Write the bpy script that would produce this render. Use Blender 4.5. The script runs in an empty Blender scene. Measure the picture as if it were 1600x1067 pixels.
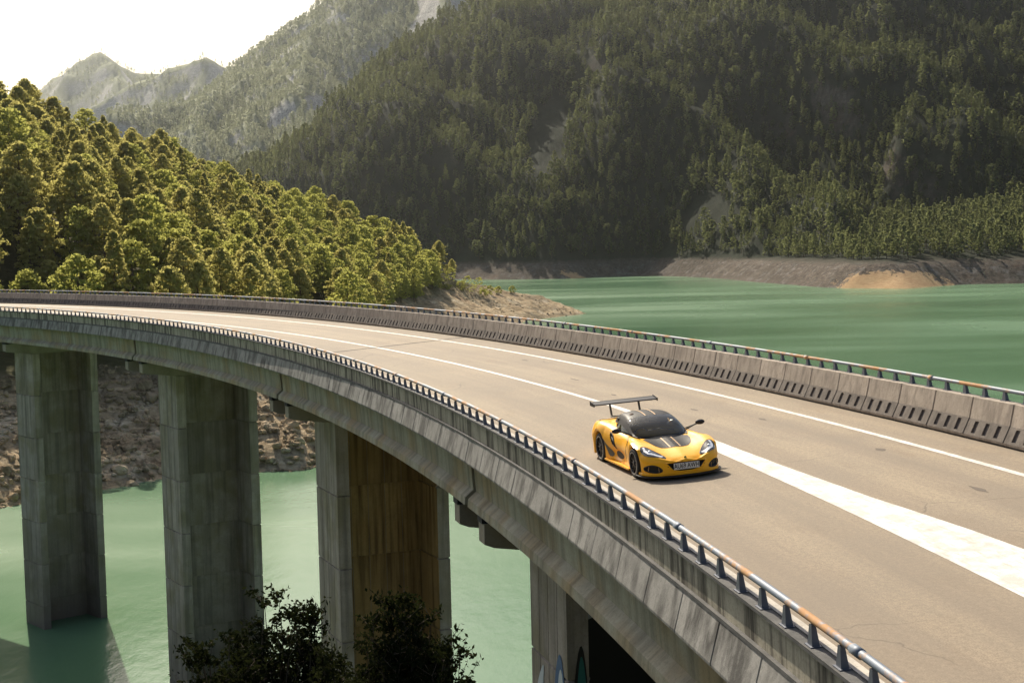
import bpy, bmesh, math, random
import numpy as np
from mathutils import Vector, Matrix
from mathutils.bvhtree import BVHTree
random.seed(7); np.random.seed(7)
S = bpy.context.scene
COL = S.collection
PI = math.pi
# ------------------------------------------------------------------ camera, light, exposure
F_PX, PITCH, ROLL, CH = 2249.6, math.radians(3.914), math.radians(1.248), 4.957
cd = bpy.data.cameras.new('camera'); cam = bpy.data.objects.new('camera', cd); COL.objects.link(cam)
cd.sensor_width = 36; cd.lens = F_PX/1600*36; cd.clip_start = .5; cd.clip_end = 30000
fwd = Vector((0, math.cos(PITCH), -math.sin(PITCH))); upv = Vector((0, math.sin(PITCH), math.cos(PITCH))); rgt = Vector((1, 0, 0))
cr = rgt*math.cos(ROLL) - upv*math.sin(ROLL); cu = upv*math.cos(ROLL) + rgt*math.sin(ROLL)
M = Matrix((cr, cu, -fwd)).transposed().to_4x4(); M.translation = (0, 0, CH); cam.matrix_world = M
S.camera = cam
SUN_EL, SUN_AZ = math.radians(41), math.radians(-20)      # azimuth from +Y, negative to the left
w = bpy.data.worlds.new('World'); S.world = w; w.use_nodes = True
nt = w.node_tree; bg = nt.nodes['Background']
sky = nt.nodes.new('ShaderNodeTexSky'); sky.sky_type = 'NISHITA'; sky.sun_disc = False
sky.sun_elevation = SUN_EL; sky.sun_rotation = SUN_AZ; sky.air_density = 1.2; sky.dust_density = 4.0; sky.ozone_density = 1.0
nt.links.new(sky.outputs[0], bg.inputs[0]); bg.inputs[1].default_value = .09
ld = bpy.data.lights.new('sun', 'SUN'); ld.energy = 5.0; ld.angle = math.radians(.5); ld.color = (1, .91, .75)
sun = bpy.data.objects.new('sun', ld); COL.objects.link(sun)
sd = Vector((math.sin(SUN_AZ)*math.cos(SUN_EL), math.cos(SUN_AZ)*math.cos(SUN_EL), math.sin(SUN_EL)))
sun.rotation_euler = (-sd).to_track_quat('-Z', 'Y').to_euler()
S.view_settings.view_transform = 'Standard'; S.view_settings.look = 'None'
S.view_settings.exposure = 0.52; S.view_settings.gamma = 1; S.view_settings.use_curve_mapping = False
S.render.engine = 'CYCLES'
cy = S.cycles
cy.max_bounces = 5; cy.diffuse_bounces = 2; cy.glossy_bounces = 3; cy.transmission_bounces = 3; cy.volume_bounces = 1; cy.transparent_max_bounces = 8
cy.use_denoising = True; cy.caustics_reflective = False; cy.caustics_refractive = False; cy.sample_clamp_indirect = 4
# ------------------------------------------------------------------ helpers
def tag(o, label=None, cat=None, group=None, kind=None):
    if label: o['label'] = label
    if cat: o['category'] = cat
    if group: o['group'] = group
    if kind: o['kind'] = kind
    return o
def empty(name, loc=(0, 0, 0), label=None, cat=None, group=None, kind=None):
    o = bpy.data.objects.new(name, None); COL.objects.link(o); o.location = loc; o.empty_display_size = .2
    return tag(o, label, cat, group, kind)
def link(name, me, parent=None, mat=None, smooth=False):
    if mat is not None:
        for m_ in (mat if isinstance(mat, (list, tuple)) else [mat]): me.materials.append(m_)
    if smooth: me.polygons.foreach_set('use_smooth', [True]*len(me.polygons))
    o = bpy.data.objects.new(name, me); COL.objects.link(o)
    if parent: o.parent = parent
    return o
def mesh(name, v, f, parent=None, mat=None, smooth=False, uv=None):
    me = bpy.data.meshes.new(name); me.from_pydata([tuple(map(float, p)) for p in v], [], [tuple(map(int, q)) for q in f])
    if uv is not None:
        l = me.uv_layers.new(name='UVMap'); idx = np.empty(len(me.loops), dtype=np.int32); me.loops.foreach_get('vertex_index', idx)
        l.data.foreach_set('uv', np.asarray(uv, dtype=np.float32)[idx].ravel())
    me.update()
    return link(name, me, parent, mat, smooth)
def np_mesh(name, V, F):
    """fast mesh from arrays; F is (n,4) or (n,3)"""
    me = bpy.data.meshes.new(name); k = F.shape[1]
    me.vertices.add(len(V)); me.vertices.foreach_set('co', np.asarray(V, np.float32).ravel())
    me.loops.add(F.size); me.loops.foreach_set('vertex_index', F.astype(np.int32).ravel())
    me.polygons.add(len(F)); me.polygons.foreach_set('loop_start', np.arange(0, F.size, k, dtype=np.int32))
    me.update(calc_edges=True); me.validate()
    return me
def box(bm, x0, x1, y0, y1, z0, z1):
    vs = [bm.verts.new((x, y, z)) for x in (x0, x1) for y in (y0, y1) for z in (z0, z1)]
    for q in ((0, 1, 3, 2), (4, 6, 7, 5), (0, 4, 5, 1), (2, 3, 7, 6), (0, 2, 6, 4), (1, 5, 7, 3)): bm.faces.new([vs[i] for i in q])
    return vs
def prism(bm, poly, axis, a0, a1):
    """extrude polygon (2-tuples) between a0 and a1 along axis 0/1/2; poly gives the other two coords in order"""
    def P(p, a):
        c = list(p); c.insert(axis, a); return c
    A = [bm.verts.new(P(p, a0)) for p in poly]; B = [bm.verts.new(P(p, a1)) for p in poly]; n = len(poly)
    bm.faces.new(A); bm.faces.new(B[::-1])
    for i in range(n): bm.faces.new((A[i], B[i], B[(i+1) % n], A[(i+1) % n]))
def bm_obj(name, bm, parent=None, mat=None, smooth=False, bevel=0):
    bmesh.ops.recalc_face_normals(bm, faces=bm.faces)
    if bevel: bmesh.ops.bevel(bm, geom=bm.edges[:], offset=bevel, segments=1, affect='EDGES')
    me = bpy.data.meshes.new(name); bm.to_mesh(me); bm.free()
    return link(name, me, parent, mat, smooth)
def tube(pts, r, n=8, closed=False):
    """vertices and faces of a tube through pts"""
    V = []; F = []; m = len(pts)
    pts = [Vector(p) for p in pts]
    for i, p in enumerate(pts):
        a = pts[max(i-1, 0)]; b = pts[min(i+1, m-1)]; t = (b-a).normalized()
        u = t.cross(Vector((0, 0, 1)));
        if u.length < .05: u = t.cross(Vector((1, 0, 0)))
        u.normalize(); v_ = u.cross(t)
        rr = r[i] if hasattr(r, '__len__') else r
        for k in range(n): V.append(p+u*(rr*math.cos(2*PI*k/n))+v_*(rr*math.sin(2*PI*k/n)))
    for i in range(m-1):
        for k in range(n): F.append((i*n+k, i*n+(k+1) % n, (i+1)*n+(k+1) % n, (i+1)*n+k))
    F.append(tuple(range(n))[::-1]); F.append(tuple((m-1)*n+k for k in range(n)))
    return V, F
# ---- value noise
def _h(i, j, seed):
    n = (i*374761393+j*668265263+seed*1442695041) & 0x7fffffff
    n = ((n ^ (n >> 13))*1274126177) & 0x7fffffff
    return ((n ^ (n >> 16)) & 0xffff)/65535.0
def vnoise(x, y, seed=0):
    xi = np.floor(x).astype(np.int64); yi = np.floor(y).astype(np.int64); fx = x-xi; fy = y-yi
    fx = fx*fx*(3-2*fx); fy = fy*fy*(3-2*fy)
    a = _h(xi, yi, seed); b = _h(xi+1, yi, seed); c = _h(xi, yi+1, seed); d = _h(xi+1, yi+1, seed)
    return (a*(1-fx)+b*fx)*(1-fy)+(c*(1-fx)+d*fx)*fy-.5
def fbm(x, y, scale, seed=0, oct=4):
    r = 0; a = 1; f = 1/scale
    for o in range(oct): r = r+a*vnoise(x*f+17.3*o, y*f-9.1*o, seed+o); a *= .5; f *= 2.03
    return r
# ------------------------------------------------------------------ materials
class N:
    def __init__(s, name):
        s.m = bpy.data.materials.new(name); s.m.use_nodes = True; s.t = s.m.node_tree; s.p = s.t.nodes['Principled BSDF']; s.out = s.t.nodes['Material Output']
    def n(s, typ, **k):
        d = s.t.nodes.new('ShaderNode'+typ)
        for a, b in k.items():
            if a.startswith('i_'):
                key = a[2:]; key = int(key) if key.isdigit() else key.replace('_', ' ')
                s.set(d.inputs[key], b)
            else: setattr(d, a, b)
        return d
    def set(s, inp, b):
        if isinstance(b, bpy.types.NodeSocket): s.t.links.new(b, inp)
        elif isinstance(b, tuple) and len(b) == 3 and inp.type == 'RGBA': inp.default_value = (*b, 1)
        else: inp.default_value = b
    def P(s, **k):
        for a, b in k.items(): s.set(s.p.inputs[a.replace('_', ' ')], b)
        return s
    def mp(s, co='Object', sc=(1, 1, 1), rnd=False, rot=(0, 0, 0)):
        t = s.n('TexCoord'); src = t.outputs[co]
        if rnd:
            oi = s.n('ObjectInfo'); a = s.n('VectorMath', operation='SCALE', i_0=(37., 53., 71.)); s.t.links.new(oi.outputs['Random'], a.inputs['Scale'])
            ad = s.n('VectorMath', operation='ADD', i_0=src, i_1=a.outputs[0]); src = ad.outputs[0]
        m = s.n('Mapping', i_Vector=src); m.inputs['Scale'].default_value = sc; m.inputs['Rotation'].default_value = rot
        return m.outputs[0]
    def noise(s, v, scale=5., detail=4., rough=.6, dist=0.):
        return s.n('TexNoise', i_Vector=v, i_Scale=scale, i_Detail=detail, i_Roughness=rough, i_Distortion=dist).outputs[0]
    def ramp(s, f, stops, interp='LINEAR'):
        r = s.n('ValToRGB', i_Fac=f); e = r.color_ramp.elements; r.color_ramp.interpolation = interp
        while len(e) < len(stops): e.new(.5)
        for q, (p, c) in zip(e, stops):
            q.position = p; q.color = (*c, 1) if isinstance(c, tuple) else (c, c, c, 1)
        return r.outputs[0]
    def mix(s, f, a, b, mode='MIX'):
        d = s.n('Mix', data_type='RGBA', blend_type=mode); s.set(d.inputs[0], f); s.set(d.inputs[6], a); s.set(d.inputs[7], b); return d.outputs[2]
    def math(s, op, a, b=0., c=0.):
        d = s.n('Math', operation=op); s.set(d.inputs[0], a); s.set(d.inputs[1], b); s.set(d.inputs[2], c); return d.outputs[0]
    def bump(s, h, strength=.3, dist=.02):
        b = s.n('Bump', i_Strength=strength, i_Distance=dist, i_Height=h); s.t.links.new(b.outputs[0], s.p.inputs['Normal']); return s
    def sep(s, v): return s.n('SeparateXYZ', i_Vector=v).outputs
def plain(name, col, rough=.5, metal=0., **k):
    q = N(name); q.P(Base_Color=col, Roughness=rough, Metallic=metal, **k); return q.m

def concrete(name, base, dark, co='Object', up='z', rnd=True, streak=.6, sx=5., sz=.5, warm=None, darkamt=1.0, tide=False):
    """weathered concrete; streaks run along the vertical axis of the coordinates (z of object, v of UV)"""
    q = N(name)
    v1 = q.mp(co, (1, 1, 1), rnd)
    st = q.mp(co, (sx, sx, sz), rnd) if up == 'z' else q.mp(co, (sx, sz, 1), rnd)
    n1 = q.noise(v1, 1.3, 6, .65); n2 = q.noise(st, 1., 5, .6); n3 = q.noise(v1, 14., 5, .7)
    c = q.mix(q.ramp(n1, [(.35, 0.), (.7, 1.)]), base, tuple(x*.72 for x in base))
    if warm: c = q.mix(q.ramp(q.noise(v1, .6, 3, .5), [(.45, 0.), (.65, 1.)]), c, warm)
    m = q.ramp(n2, [(.45, 0.), (.62, 1.)])
    c = q.mix(q.math('MULTIPLY', m, streak), c, dark)
    c = q.mix(q.math('MULTIPLY', q.ramp(n3, [(.3, 1.), (.5, 0.)]), .35*darkamt), c, dark)
    if rnd: c = q.mix(q.math('MULTIPLY', q.n('ObjectInfo').outputs['Random'], .35), c, tuple(x*.5 for x in base))
    if tide:
        z_ = q.sep(q.n('NewGeometry').outputs['Position'])[2]
        c = q.mix(q.ramp(q.math('ADD', q.math('DIVIDE', q.math('ADD', z_, 25.), 12.), q.math('MULTIPLY', q.math('SUBTRACT', n2, .5), .5)), [(.0, .8), (.75, 0.)]), c, tuple(x*.22 for x in base))
    q.P(Base_Color=c, Roughness=.88); q.p.inputs['Specular IOR Level'].default_value = .25
    q.bump(q.math('ADD', n3, n2), .35, .02)
    return q.m
CON = (.36, .33, .27); DRK = (.055, .05, .045)
M_outer = concrete('parapet concrete streaked', (.46, .41, .32), (.06, .05, .04), 'UV', 'v', False, .95, 4.5, .35)
M_fascia = concrete('fascia panel concrete', (.33, .315, .29), (.05, .046, .042), 'Object', 'z', True, .85, 2.2, .7)
M_girder = concrete('girder concrete streaked', (.40, .37, .28), (.09, .075, .05), 'UV', 'v', False, .5, 2.0, .10, warm=(.34, .26, .15))
M_pier = concrete('pier concrete board marked', (.46, .385, .33), (.09, .075, .065), 'Object', 'z', True, .5, 2.6, .12, warm=(.30, .25, .17), tide=True)
M_pier3 = concrete('pier concrete rust and warm light', (.50, .33, .14), (.13, .075, .03), 'Object', 'z', True, .9, 2.6, .12, warm=(.42, .26, .10), tide=True)  # rust streaks, with warm reflected light painted into the recess colour
M_cap = concrete('cap beam concrete', (.36, .31, .24), (.15, .13, .10), 'Object', 'z', True, .3, 1.5, .6)
M_inner = concrete('barrier concrete sun bleached', (.46, .39, .32), (.13, .105, .09), 'Object', 'z', True, .55, 5., .5)
M_foot = concrete('barrier foot dark concrete', (.20, .17, .145), (.07, .06, .052), 'Object', 'z', True, .6, 4., 1.5)  # darker brown tone for the sloping foot
M_top = concrete('parapet top pale concrete', (.55, .50, .43), (.12, .11, .10), 'UV', 'v', False, .3, 1., 2.)
M_topdark = concrete('parapet top weathered concrete', (.13, .125, .12), (.05, .05, .05), 'UV', 'v', False, .5, 3., 3.)  # darker tone for the outer ledge and lips
M_slot = plain('dark barrier slot', (.12, .10, .088), .95)  # dark tone of the slot recesses and the undercut
M_joint = plain('dark joint', (.02, .02, .02), .95)

q = N('road asphalt pale'); v = q.mp('UV'); vl = q.mp('UV', (.05, 1.2, 1))
n1 = q.noise(v, .35, 5, .6); n2 = q.noise(v, 42., 4, .8); n3 = q.noise(vl, 1., 4, .55); n5 = q.noise(v, 11., 3, .8); n6 = q.noise(q.mp('UV', (.35, 1, 1)), .8, 6, .75)
c = q.mix(q.ramp(n3, [(.38, 0.), (.62, 1.)]), (.36, .285, .19), (.27, .21, .145))
c = q.mix(q.math('MULTIPLY', q.ramp(n5, [(.38, 1.), (.60, 0.)]), .55), c, (.16, .122, .085)); c = q.mix(q.math('MULTIPLY', q.ramp(n6, [(.54, 0.), (.66, 1.)]), .5), c, (.20, .14, .085))
c = q.mix(q.math('MULTIPLY', q.ramp(n1, [(.4, 0.), (.7, 1.)]), .5), c, (.20, .165, .125))
c = q.mix(q.ramp(n2, [(.28, .85), (.55, 0.)]), c, (.10, .08, .06)); c = q.mix(q.ramp(n2, [(.6, 0.), (.8, .55)]), c, (.52, .44, .33))
wt = q.noise(q.mp('UV', (.02, .55, 1)), 1.3, 2, .5); c = q.mix(q.math('MULTIPLY', q.ramp(wt, [(.45, 0.), (.6, 1.)]), .45), c, (.17, .135, .10))
vc = q.n('TexVoronoi', feature='DISTANCE_TO_EDGE', i_Scale=.16, i_Vector=q.n('VectorMath', operation='ADD', i_0=v, i_1=q.n('TexNoise', i_Vector=v, i_Scale=.9, i_Detail=4.).outputs[1]).outputs[0]).outputs[0]
crk = q.math('MULTIPLY', q.ramp(vc, [(0., 1.), (.004, 0.)]), q.ramp(q.noise(v, .22, 2, .5), [(.52, 0.), (.6, 1.)]))
c = q.mix(q.math('MULTIPLY', crk, .6), c, (.07, .055, .045))
q.P(Base_Color=c, Roughness=.82); q.bump(n2, .5, .008); q.p.inputs['Specular IOR Level'].default_value = .35; M_road = q.m
q = N('road paint white worn'); v = q.mp('UV')
n1 = q.noise(v, 1.6, 6, .7); n2 = q.noise(v, 45., 3, .8)
n4 = q.noise(q.mp('UV', (.5, 3, 1)), 3., 6, .75)
c = q.mix(q.ramp(n1, [(.44, 0.), (.60, .9)]), (.66, .64, .60), (.44, .405, .36)); c = q.mix(q.ramp(n4, [(.53, 0.), (.62, .85)]), c, (.40, .36, .30)); c = q.mix(q.ramp(n2, [(.28, .8), (.46, 0.)]), c, (.3, .25, .2))
q.P(Base_Color=c, Roughness=.7); M_paint = q.m

q = N('galvanised steel rusty'); v = q.mp('UV', (1, 1, 1)); vo = q.mp('Object', (1, 1, 1))
n1 = q.noise(vo, .9, 5, .7); n2 = q.noise(vo, 9., 4, .7)
r = q.ramp(q.math('ADD', q.math('MULTIPLY', n1, .75), q.math('MULTIPLY', n2, .25)), [(.49, 0.), (.57, 1.)])
c = q.mix(r, (.14, .17, .215), q.mix(n2, (.30, .13, .04), (.50, .30, .14)))
q.P(Base_Color=c, Roughness=q.math('ADD', q.math('MULTIPLY', r, .3), .55), Metallic=.1); M_rail = q.m
M_post = plain('post steel blue grey', (.11, .12, .15), .5, .4)
# water
q = N('reservoir water milky green'); v = q.mp('Object', (1, 1, 1)); 
n1 = q.noise(q.mp('Object', (1, .45, 1)), .55, 4, .6); n2 = q.noise(q.mp('Object', (1, .5, 1)), .05, 3, .5); big = q.noise(q.mp('Object', (.35, 1, 1)), .012, 4, .55)
c = q.mix(q.ramp(big, [(.35, 0.), (.7, 1.)]), (.080, .165, .085), (.118, .208, .112))
q.P(Base_Color=c, Roughness=q.math('ADD', .14, q.math('MULTIPLY', q.ramp(big, [(.4, 0.), (.65, 1.)]), .16)), IOR=1.33); q.p.inputs['Specular IOR Level'].default_value = .36
q.bump(q.math('ADD', n1, q.math('MULTIPLY', n2, 2.)), .22, .25); M_water = q.m
# terrain: forest floor, bare bank, cliffs
def terrain_mat(name, floor1, floor2, rock1, rock2, bank_z, strata=.5, soft=3., sunlit_sand=None, pale=(.46, .43, .38), red=.35, cth=(.52, .64)):
    q = N(name); g = q.n('NewGeometry'); pos = g.outputs['Position']; xyz = q.sep(pos)
    def mp(sc): 
        m = q.n('Mapping', i_Vector=pos); m.inputs['Scale'].default_value = sc; return m.outputs[0]
    a = q.noise(mp((1, 1, 1)), .16, 6, .7); b = q.noise(mp((1, 1, 6)), .35, 6, .72, .6); d = q.noise(mp((1, 1, 1)), 1.1, 5, .75)
    e = q.noise(mp((1, 1, 1)), .03, 5, .6)
    rock = q.mix(q.ramp(b, [(.38, 0.), (.62, 1.)]), rock1, rock2)
    rock = q.mix(q.math('MULTIPLY', q.ramp(a, [(.5, 0.), (.68, 1.)]), .75), rock, pale)
    vs2 = q.noise(mp((1, 1, .28)), .30, 5, .75, 1.)
    rock = q.mix(q.ramp(vs2, [(.38, .85), (.55, 0.)]), rock, tuple(x*.25 for x in rock2))
    rock = q.mix(q.ramp(d, [(.28, .8), (.48, 0.)]), rock, tuple(x*.3 for x in rock2))
    zb_ = q.noise(mp((.012, .012, .9)), 1.0, 3, .7)
    rock = q.mix(q.math('MULTIPLY', q.ramp(zb_, [(.42, 1.), (.56, 0.)]), .55), rock, tuple(x*.42 for x in rock1))
    for sunlit_sand in (sunlit_sand or ()):
        dx = q.math('MULTIPLY', q.math('SUBTRACT', xyz[0], float(sunlit_sand[0])), float(sunlit_sand[3])); dy = q.math('SUBTRACT', xyz[1], float(sunlit_sand[1])); rr2 = q.math('SQRT', q.math('ADD', q.math('MULTIPLY', dx, dx), q.math('MULTIPLY', dy, dy)))
        ms = q.ramp(q.math('ADD', q.math('DIVIDE', rr2, 2.*sunlit_sand[2]), q.math('MULTIPLY', q.math('SUBTRACT', q.math('ADD', a, q.math('MULTIPLY', d, .6)), .8), 1.1)), [(.46, 1.), (.50, 0.)])
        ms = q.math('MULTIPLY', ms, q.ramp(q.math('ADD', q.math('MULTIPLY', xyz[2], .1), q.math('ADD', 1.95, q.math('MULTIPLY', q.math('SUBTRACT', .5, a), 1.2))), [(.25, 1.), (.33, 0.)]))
        rock = q.mix(q.math('MULTIPLY', ms, .9), rock, q.mix(q.ramp(b, [(.4, 0.), (.6, 1.)]), (.52, .36, .20), (.40, .25, .13)))  # orange sand; the sunlit patch on the shore is painted into its colour
    rock = q.mix(q.ramp(e, [(.58, 0.), (.70, red)]), rock, (.30, .14, .07))
    fl = q.mix(q.ramp(a, [(.35, 0.), (.65, 1.)]), floor1, floor2)
    hz = q.math('ADD', xyz[2], q.math('MULTIPLY', q.math('SUBTRACT', a, .5), soft*2.5))
    mask = q.ramp(q.math('DIVIDE', q.math('SUBTRACT', hz, bank_z-soft*.5), soft), [(0., 0.), (1., 1.)])
    nz = q.math('ADD', q.sep(g.outputs['Normal'])[2], q.math('MULTIPLY', q.math('SUBTRACT', a, .5), .35))
    cl = q.ramp(nz, [(cth[0], 0.), (cth[1], 1.)])
    c = q.mix(q.math('MULTIPLY', mask, cl), rock, fl)
    q.P(Base_Color=c, Roughness=.95); q.p.inputs['Specular IOR Level'].default_value = .1
    q.bump(q.math('ADD', b, d), strata, 1.2); return q.m
M_near = terrain_mat('bank rock and forest floor', (.06, .055, .025), (.10, .09, .04), (.56, .43, .27), (.36, .26, .15), -12.5, pale=(.66, .58, .45))
M_home = terrain_mat('hillside soil', (.03, .035, .015), (.05, .05, .025), (.2, .16, .11), (.14, .11, .08), -20)
M_mtn = terrain_mat('mountain forest floor and cliffs', (.014, .018, .012), (.026, .030, .017), (.17, .135, .105), (.085, .066, .055), -11.0, sunlit_sand=((222, 806, 22, .36), (62, 1166, 9, .5)), pale=(.25, .24, .23), red=.15, cth=(.36, .48))
M_mid = terrain_mat('far mountain', (.16, .18, .12), (.24, .25, .16), (.60, .58, .54), (.44, .42, .39), -60, .8, 10, pale=(.68, .66, .62), red=.05, cth=(.70, .80))  # forest tones lightened to carry haze in the colour; cliffs are pale limestone
def foliage(name, c1, c2, trans, tw=.45):
    q = N(name); oi = q.n('ObjectInfo'); n = q.noise(q.mp('Object', (1, 1, 1), True), .45, 3, .6)
    f = q.math('ADD', q.math('MULTIPLY', oi.outputs['Random'], .55), q.math('MULTIPLY', q.ramp(n, [(.3, 0.), (.7, 1.)]), .45))
    c = q.mix(f, c1, c2)
    df = q.n('BsdfDiffuse', i_Color=c); tr = q.n('BsdfTranslucent', i_Color=q.mix(.6, c, trans)); mx = q.n('MixShader', i_0=tw)
    q.t.links.new(df.outputs[0], mx.inputs[1]); q.t.links.new(tr.outputs[0], mx.inputs[2]); q.t.links.new(mx.outputs[0], q.out.inputs[0])
    q.t.nodes.remove(q.p); return q.m
M_pine = foliage('pine needles yellow green', (.17, .19, .065), (.34, .31, .11), (.66, .58, .18), .58)
M_leaf = foliage('broadleaf leaves', (.16, .20, .055), (.28, .285, .085), (.58, .55, .14), .58)
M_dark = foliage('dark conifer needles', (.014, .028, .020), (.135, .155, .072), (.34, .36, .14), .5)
M_mist = foliage('far mountain foliage', (.24, .28, .19), (.42, .43, .30), (.60, .60, .42), .5)  # leaf colours paled so that distance haze is painted in
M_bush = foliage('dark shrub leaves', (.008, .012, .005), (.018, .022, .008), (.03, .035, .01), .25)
M_bark = plain('pine bark', (.10, .07, .045), .95)
# ------------------------------------------------------------------ bridge centre line
K0, K1, K2, X0, Y0, HD = .40633e-2, .06013e-2, .04518e-2, 10.88019, -31.31937, 1.51901
TL, T1, GR = .05355, .00749, .08171
SS = np.arange(-40, 300, .25)
_k = K0+K1*SS/100+K2*(SS/100)**2
_th = np.concatenate([[0], np.cumsum((_k[1:]+_k[:-1])/2*.25)]); _th = _th-np.interp(0, SS, _th)+HD
_m = (_th[1:]+_th[:-1])/2
_x = np.concatenate([[0], np.cumsum(np.cos(_m)*.25)]); _y = np.concatenate([[0], np.cumsum(np.sin(_m)*.25)])
_x = _x-np.interp(0, SS, _x)+X0; _y = _y-np.interp(0, SS, _y)+Y0
def frame(s): return np.interp(s, SS, _x), np.interp(s, SS, _y), np.interp(s, SS, _th)
def BP(s, d, z, tilt=True):
    X, Y, T = frame(s)
    return np.array([X+d*np.sin(T), Y-d*np.cos(T), z+GR*s/100+((TL+T1*s/100)*d if tilt else 0)])
def offs(s0, s1, d, step):
    """stations s such that the arc length at offset d is a multiple of step"""
    ss = np.arange(s0, s1, .25); k = K0+K1*ss/100+K2*(ss/100)**2
    L = np.concatenate([[0], np.cumsum((1+d*0-0*k+k*d)[:-1]*.25)])
    return np.interp(np.arange(0, L[-1], step), L, ss)
def sweep(name, prof, s0, s1, step, mat, parent=None, closed=True, smooth=False, matidx=None):
    """prof: list of (d,z); UV = (s, distance round the profile)"""
    n = max(2, int(round((s1-s0)/step))+1); ss = np.linspace(s0, s1, n); m = len(prof)
    acc = [0]
    for i in range(1, m): acc.append(acc[-1]+math.hypot(prof[i][0]-prof[i-1][0], prof[i][1]-prof[i-1][1]))
    V = []; UV = []; Fc = []
    for s in ss:
        for (d, z), a in zip(prof, acc): V.append(BP(s, d, z)); UV.append((s, -a))
    kk = m if closed else m-1
    for i in range(n-1):
        for j in range(kk):
            Fc.append((i*m+j, i*m+(j+1) % m, (i+1)*m+(j+1) % m, (i+1)*m+j))
    if closed: Fc.append(tuple(range(m))[::-1]); Fc.append(tuple((n-1)*m+j for j in range(m)))
    o = mesh(name, V, Fc, parent, mat, smooth, UV)
    if matidx:
        for i in range(n-1):
            for j in range(kk): o.data.polygons[i*kk+j].material_index = matidx[j]
    return o
def place(s, d, z, tilt=True):
    """matrix with x along +s, y towards +d ... right-handed: x = along, y = inner side (-d), z up"""
    X, Y, T = frame(s); e = TL+T1*s/100 if tilt else 0
    xx = Vector((math.cos(T), math.sin(T), 0)); yy = Vector((-math.sin(T), math.cos(T), -e)).normalized(); zz = xx.cross(yy)
    m = Matrix((xx, yy, zz)).transposed().to_4x4(); m.translation = Vector(BP(s, d, z, tilt)); return m
S0, S1 = -28, 255
road = sweep('road', [(-5.12, -.004), (-5.12, 0), (4.62, 0), (4.62, -.004)], S0, S1, 1.0, M_road, closed=False); tag(road, 'pale worn asphalt road curving across the bridge', kind='structure')
sweep('edge_line', [(3.20, .004), (3.36, .004)], S0, S1, .5, M_paint, road, False)
def band(name, tab, z):
    """paint with edges (s, d0, d1)"""
    V = []; UV = []; Fc = []; ss = np.arange(tab[0][0], tab[-1][0]+.01, .5); a = np.array(tab)
    for s in ss:
        d0 = np.interp(s, a[:, 0], a[:, 1]); d1 = np.interp(s, a[:, 0], a[:, 2])
        for d in (d0, (d0+d1)/2, d1): V.append(BP(s, d, z)); UV.append((s, d))
    for i in range(len(ss)-1):
        for j in (0, 1): Fc.append((i*3+j, i*3+j+1, i*3+4+j, i*3+3+j))
    return mesh(name, V, Fc, road, M_paint, False, UV)
band('centre_line', [(75, -.08, .08), (S1, -.08, .08)], .004)
band('gore_line', [(S0, -2.2, .95), (40, -1.45, .52), (51, -1.17, .27), (55, -1.04, .16), (58.5, -.91, -.06), (62.3, -.77, -.13), (65.5, -.62, -.09), (68, -.42, .0), (72, -.2, .07), (75, -.08, .08)], .004)
sweep('expansion_joint', [(0, 0)], 0, 1, 1, None, road, False) if 0 else None
bmj = bmesh.new()
vs = [bmj.verts.new(BP(s, d, .006)) for d in np.linspace(-5.1, 4.6, 12) for s in (102.72, 102.90)]
for i in range(11): bmj.faces.new((vs[2*i], vs[2*i+1], vs[2*i+3], vs[2*i+2]))
bm_obj('expansion_joint', bmj, road, M_joint)
# skid marks and small patches
rr = random.Random(5)
for (s, d, L, W_) in ((72, 1.5, .5, .06), (75, 1.3, .35, .08), (77, .9, .5, .07), (58, 1.9, .7, .07), (53, 2.1, 1.3, .02), (49, 2.9, .9, .02), (69, 2.2, .5, .06), (82, 1.4, 1.0, .05), (63, 2.4, .4, .09), (47, .9, .25, .05), (90, 2.4, .8, .08)):
    V = []; n = 7
    for i in range(n):
        t = i/(n-1); ww = W_*math.sin(PI*(t*.9+.05))*(.7+.6*rr.random())
        for sg in (-1, 1): V.append(BP(s+L*(t-.5), d+sg*ww+.02*rr.random(), .005))
    mesh('tar_patch', V, [(2*i, 2*i+1, 2*i+3, 2*i+2) for i in range(n-1)], road, M_joint if W_ < .03 else plain('dark tyre mark', (.11, .085, .065), .9))
# ------------------------------------------------------------------ bridge
bridge = empty('bridge', (0, 0, 0), 'long curved concrete road bridge on tall piers over the green reservoir', 'bridge')
sweep('deck_slab', [(-5.2, -.012), (4.9, -.012), (5.0, -.26), (-5.3, -.26)], S0, S1, 1.0, M_girder, bridge)
PIERS = [41.0, 70.66, 100.63, 130.04, 158.36, 187.5, 217.0]
ends = [11.0]+PIERS+[248.0]
G = .17
def girder_prof(d, sg):
    # outer face of the edge girder looks to -d when sg=-1
    pts = [(0.26, -.262), (-.26, -.262), (-.26, -.40), (-.20, -1.24), (-.42, -1.42), (-.44, -1.62), (.44, -1.62), (.42, -1.42), (.20, -1.24), (.26, -.40)]
    return [(d+a, z) for a, z in pts]
for i in range(len(ends)-1):
    for gd in (-5.02, -1.9, 1.4, 4.55):
        sweep('girder', girder_prof(gd, -1), ends[i]+G, ends[i+1]-G, 1.0, M_girder, bridge)
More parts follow.
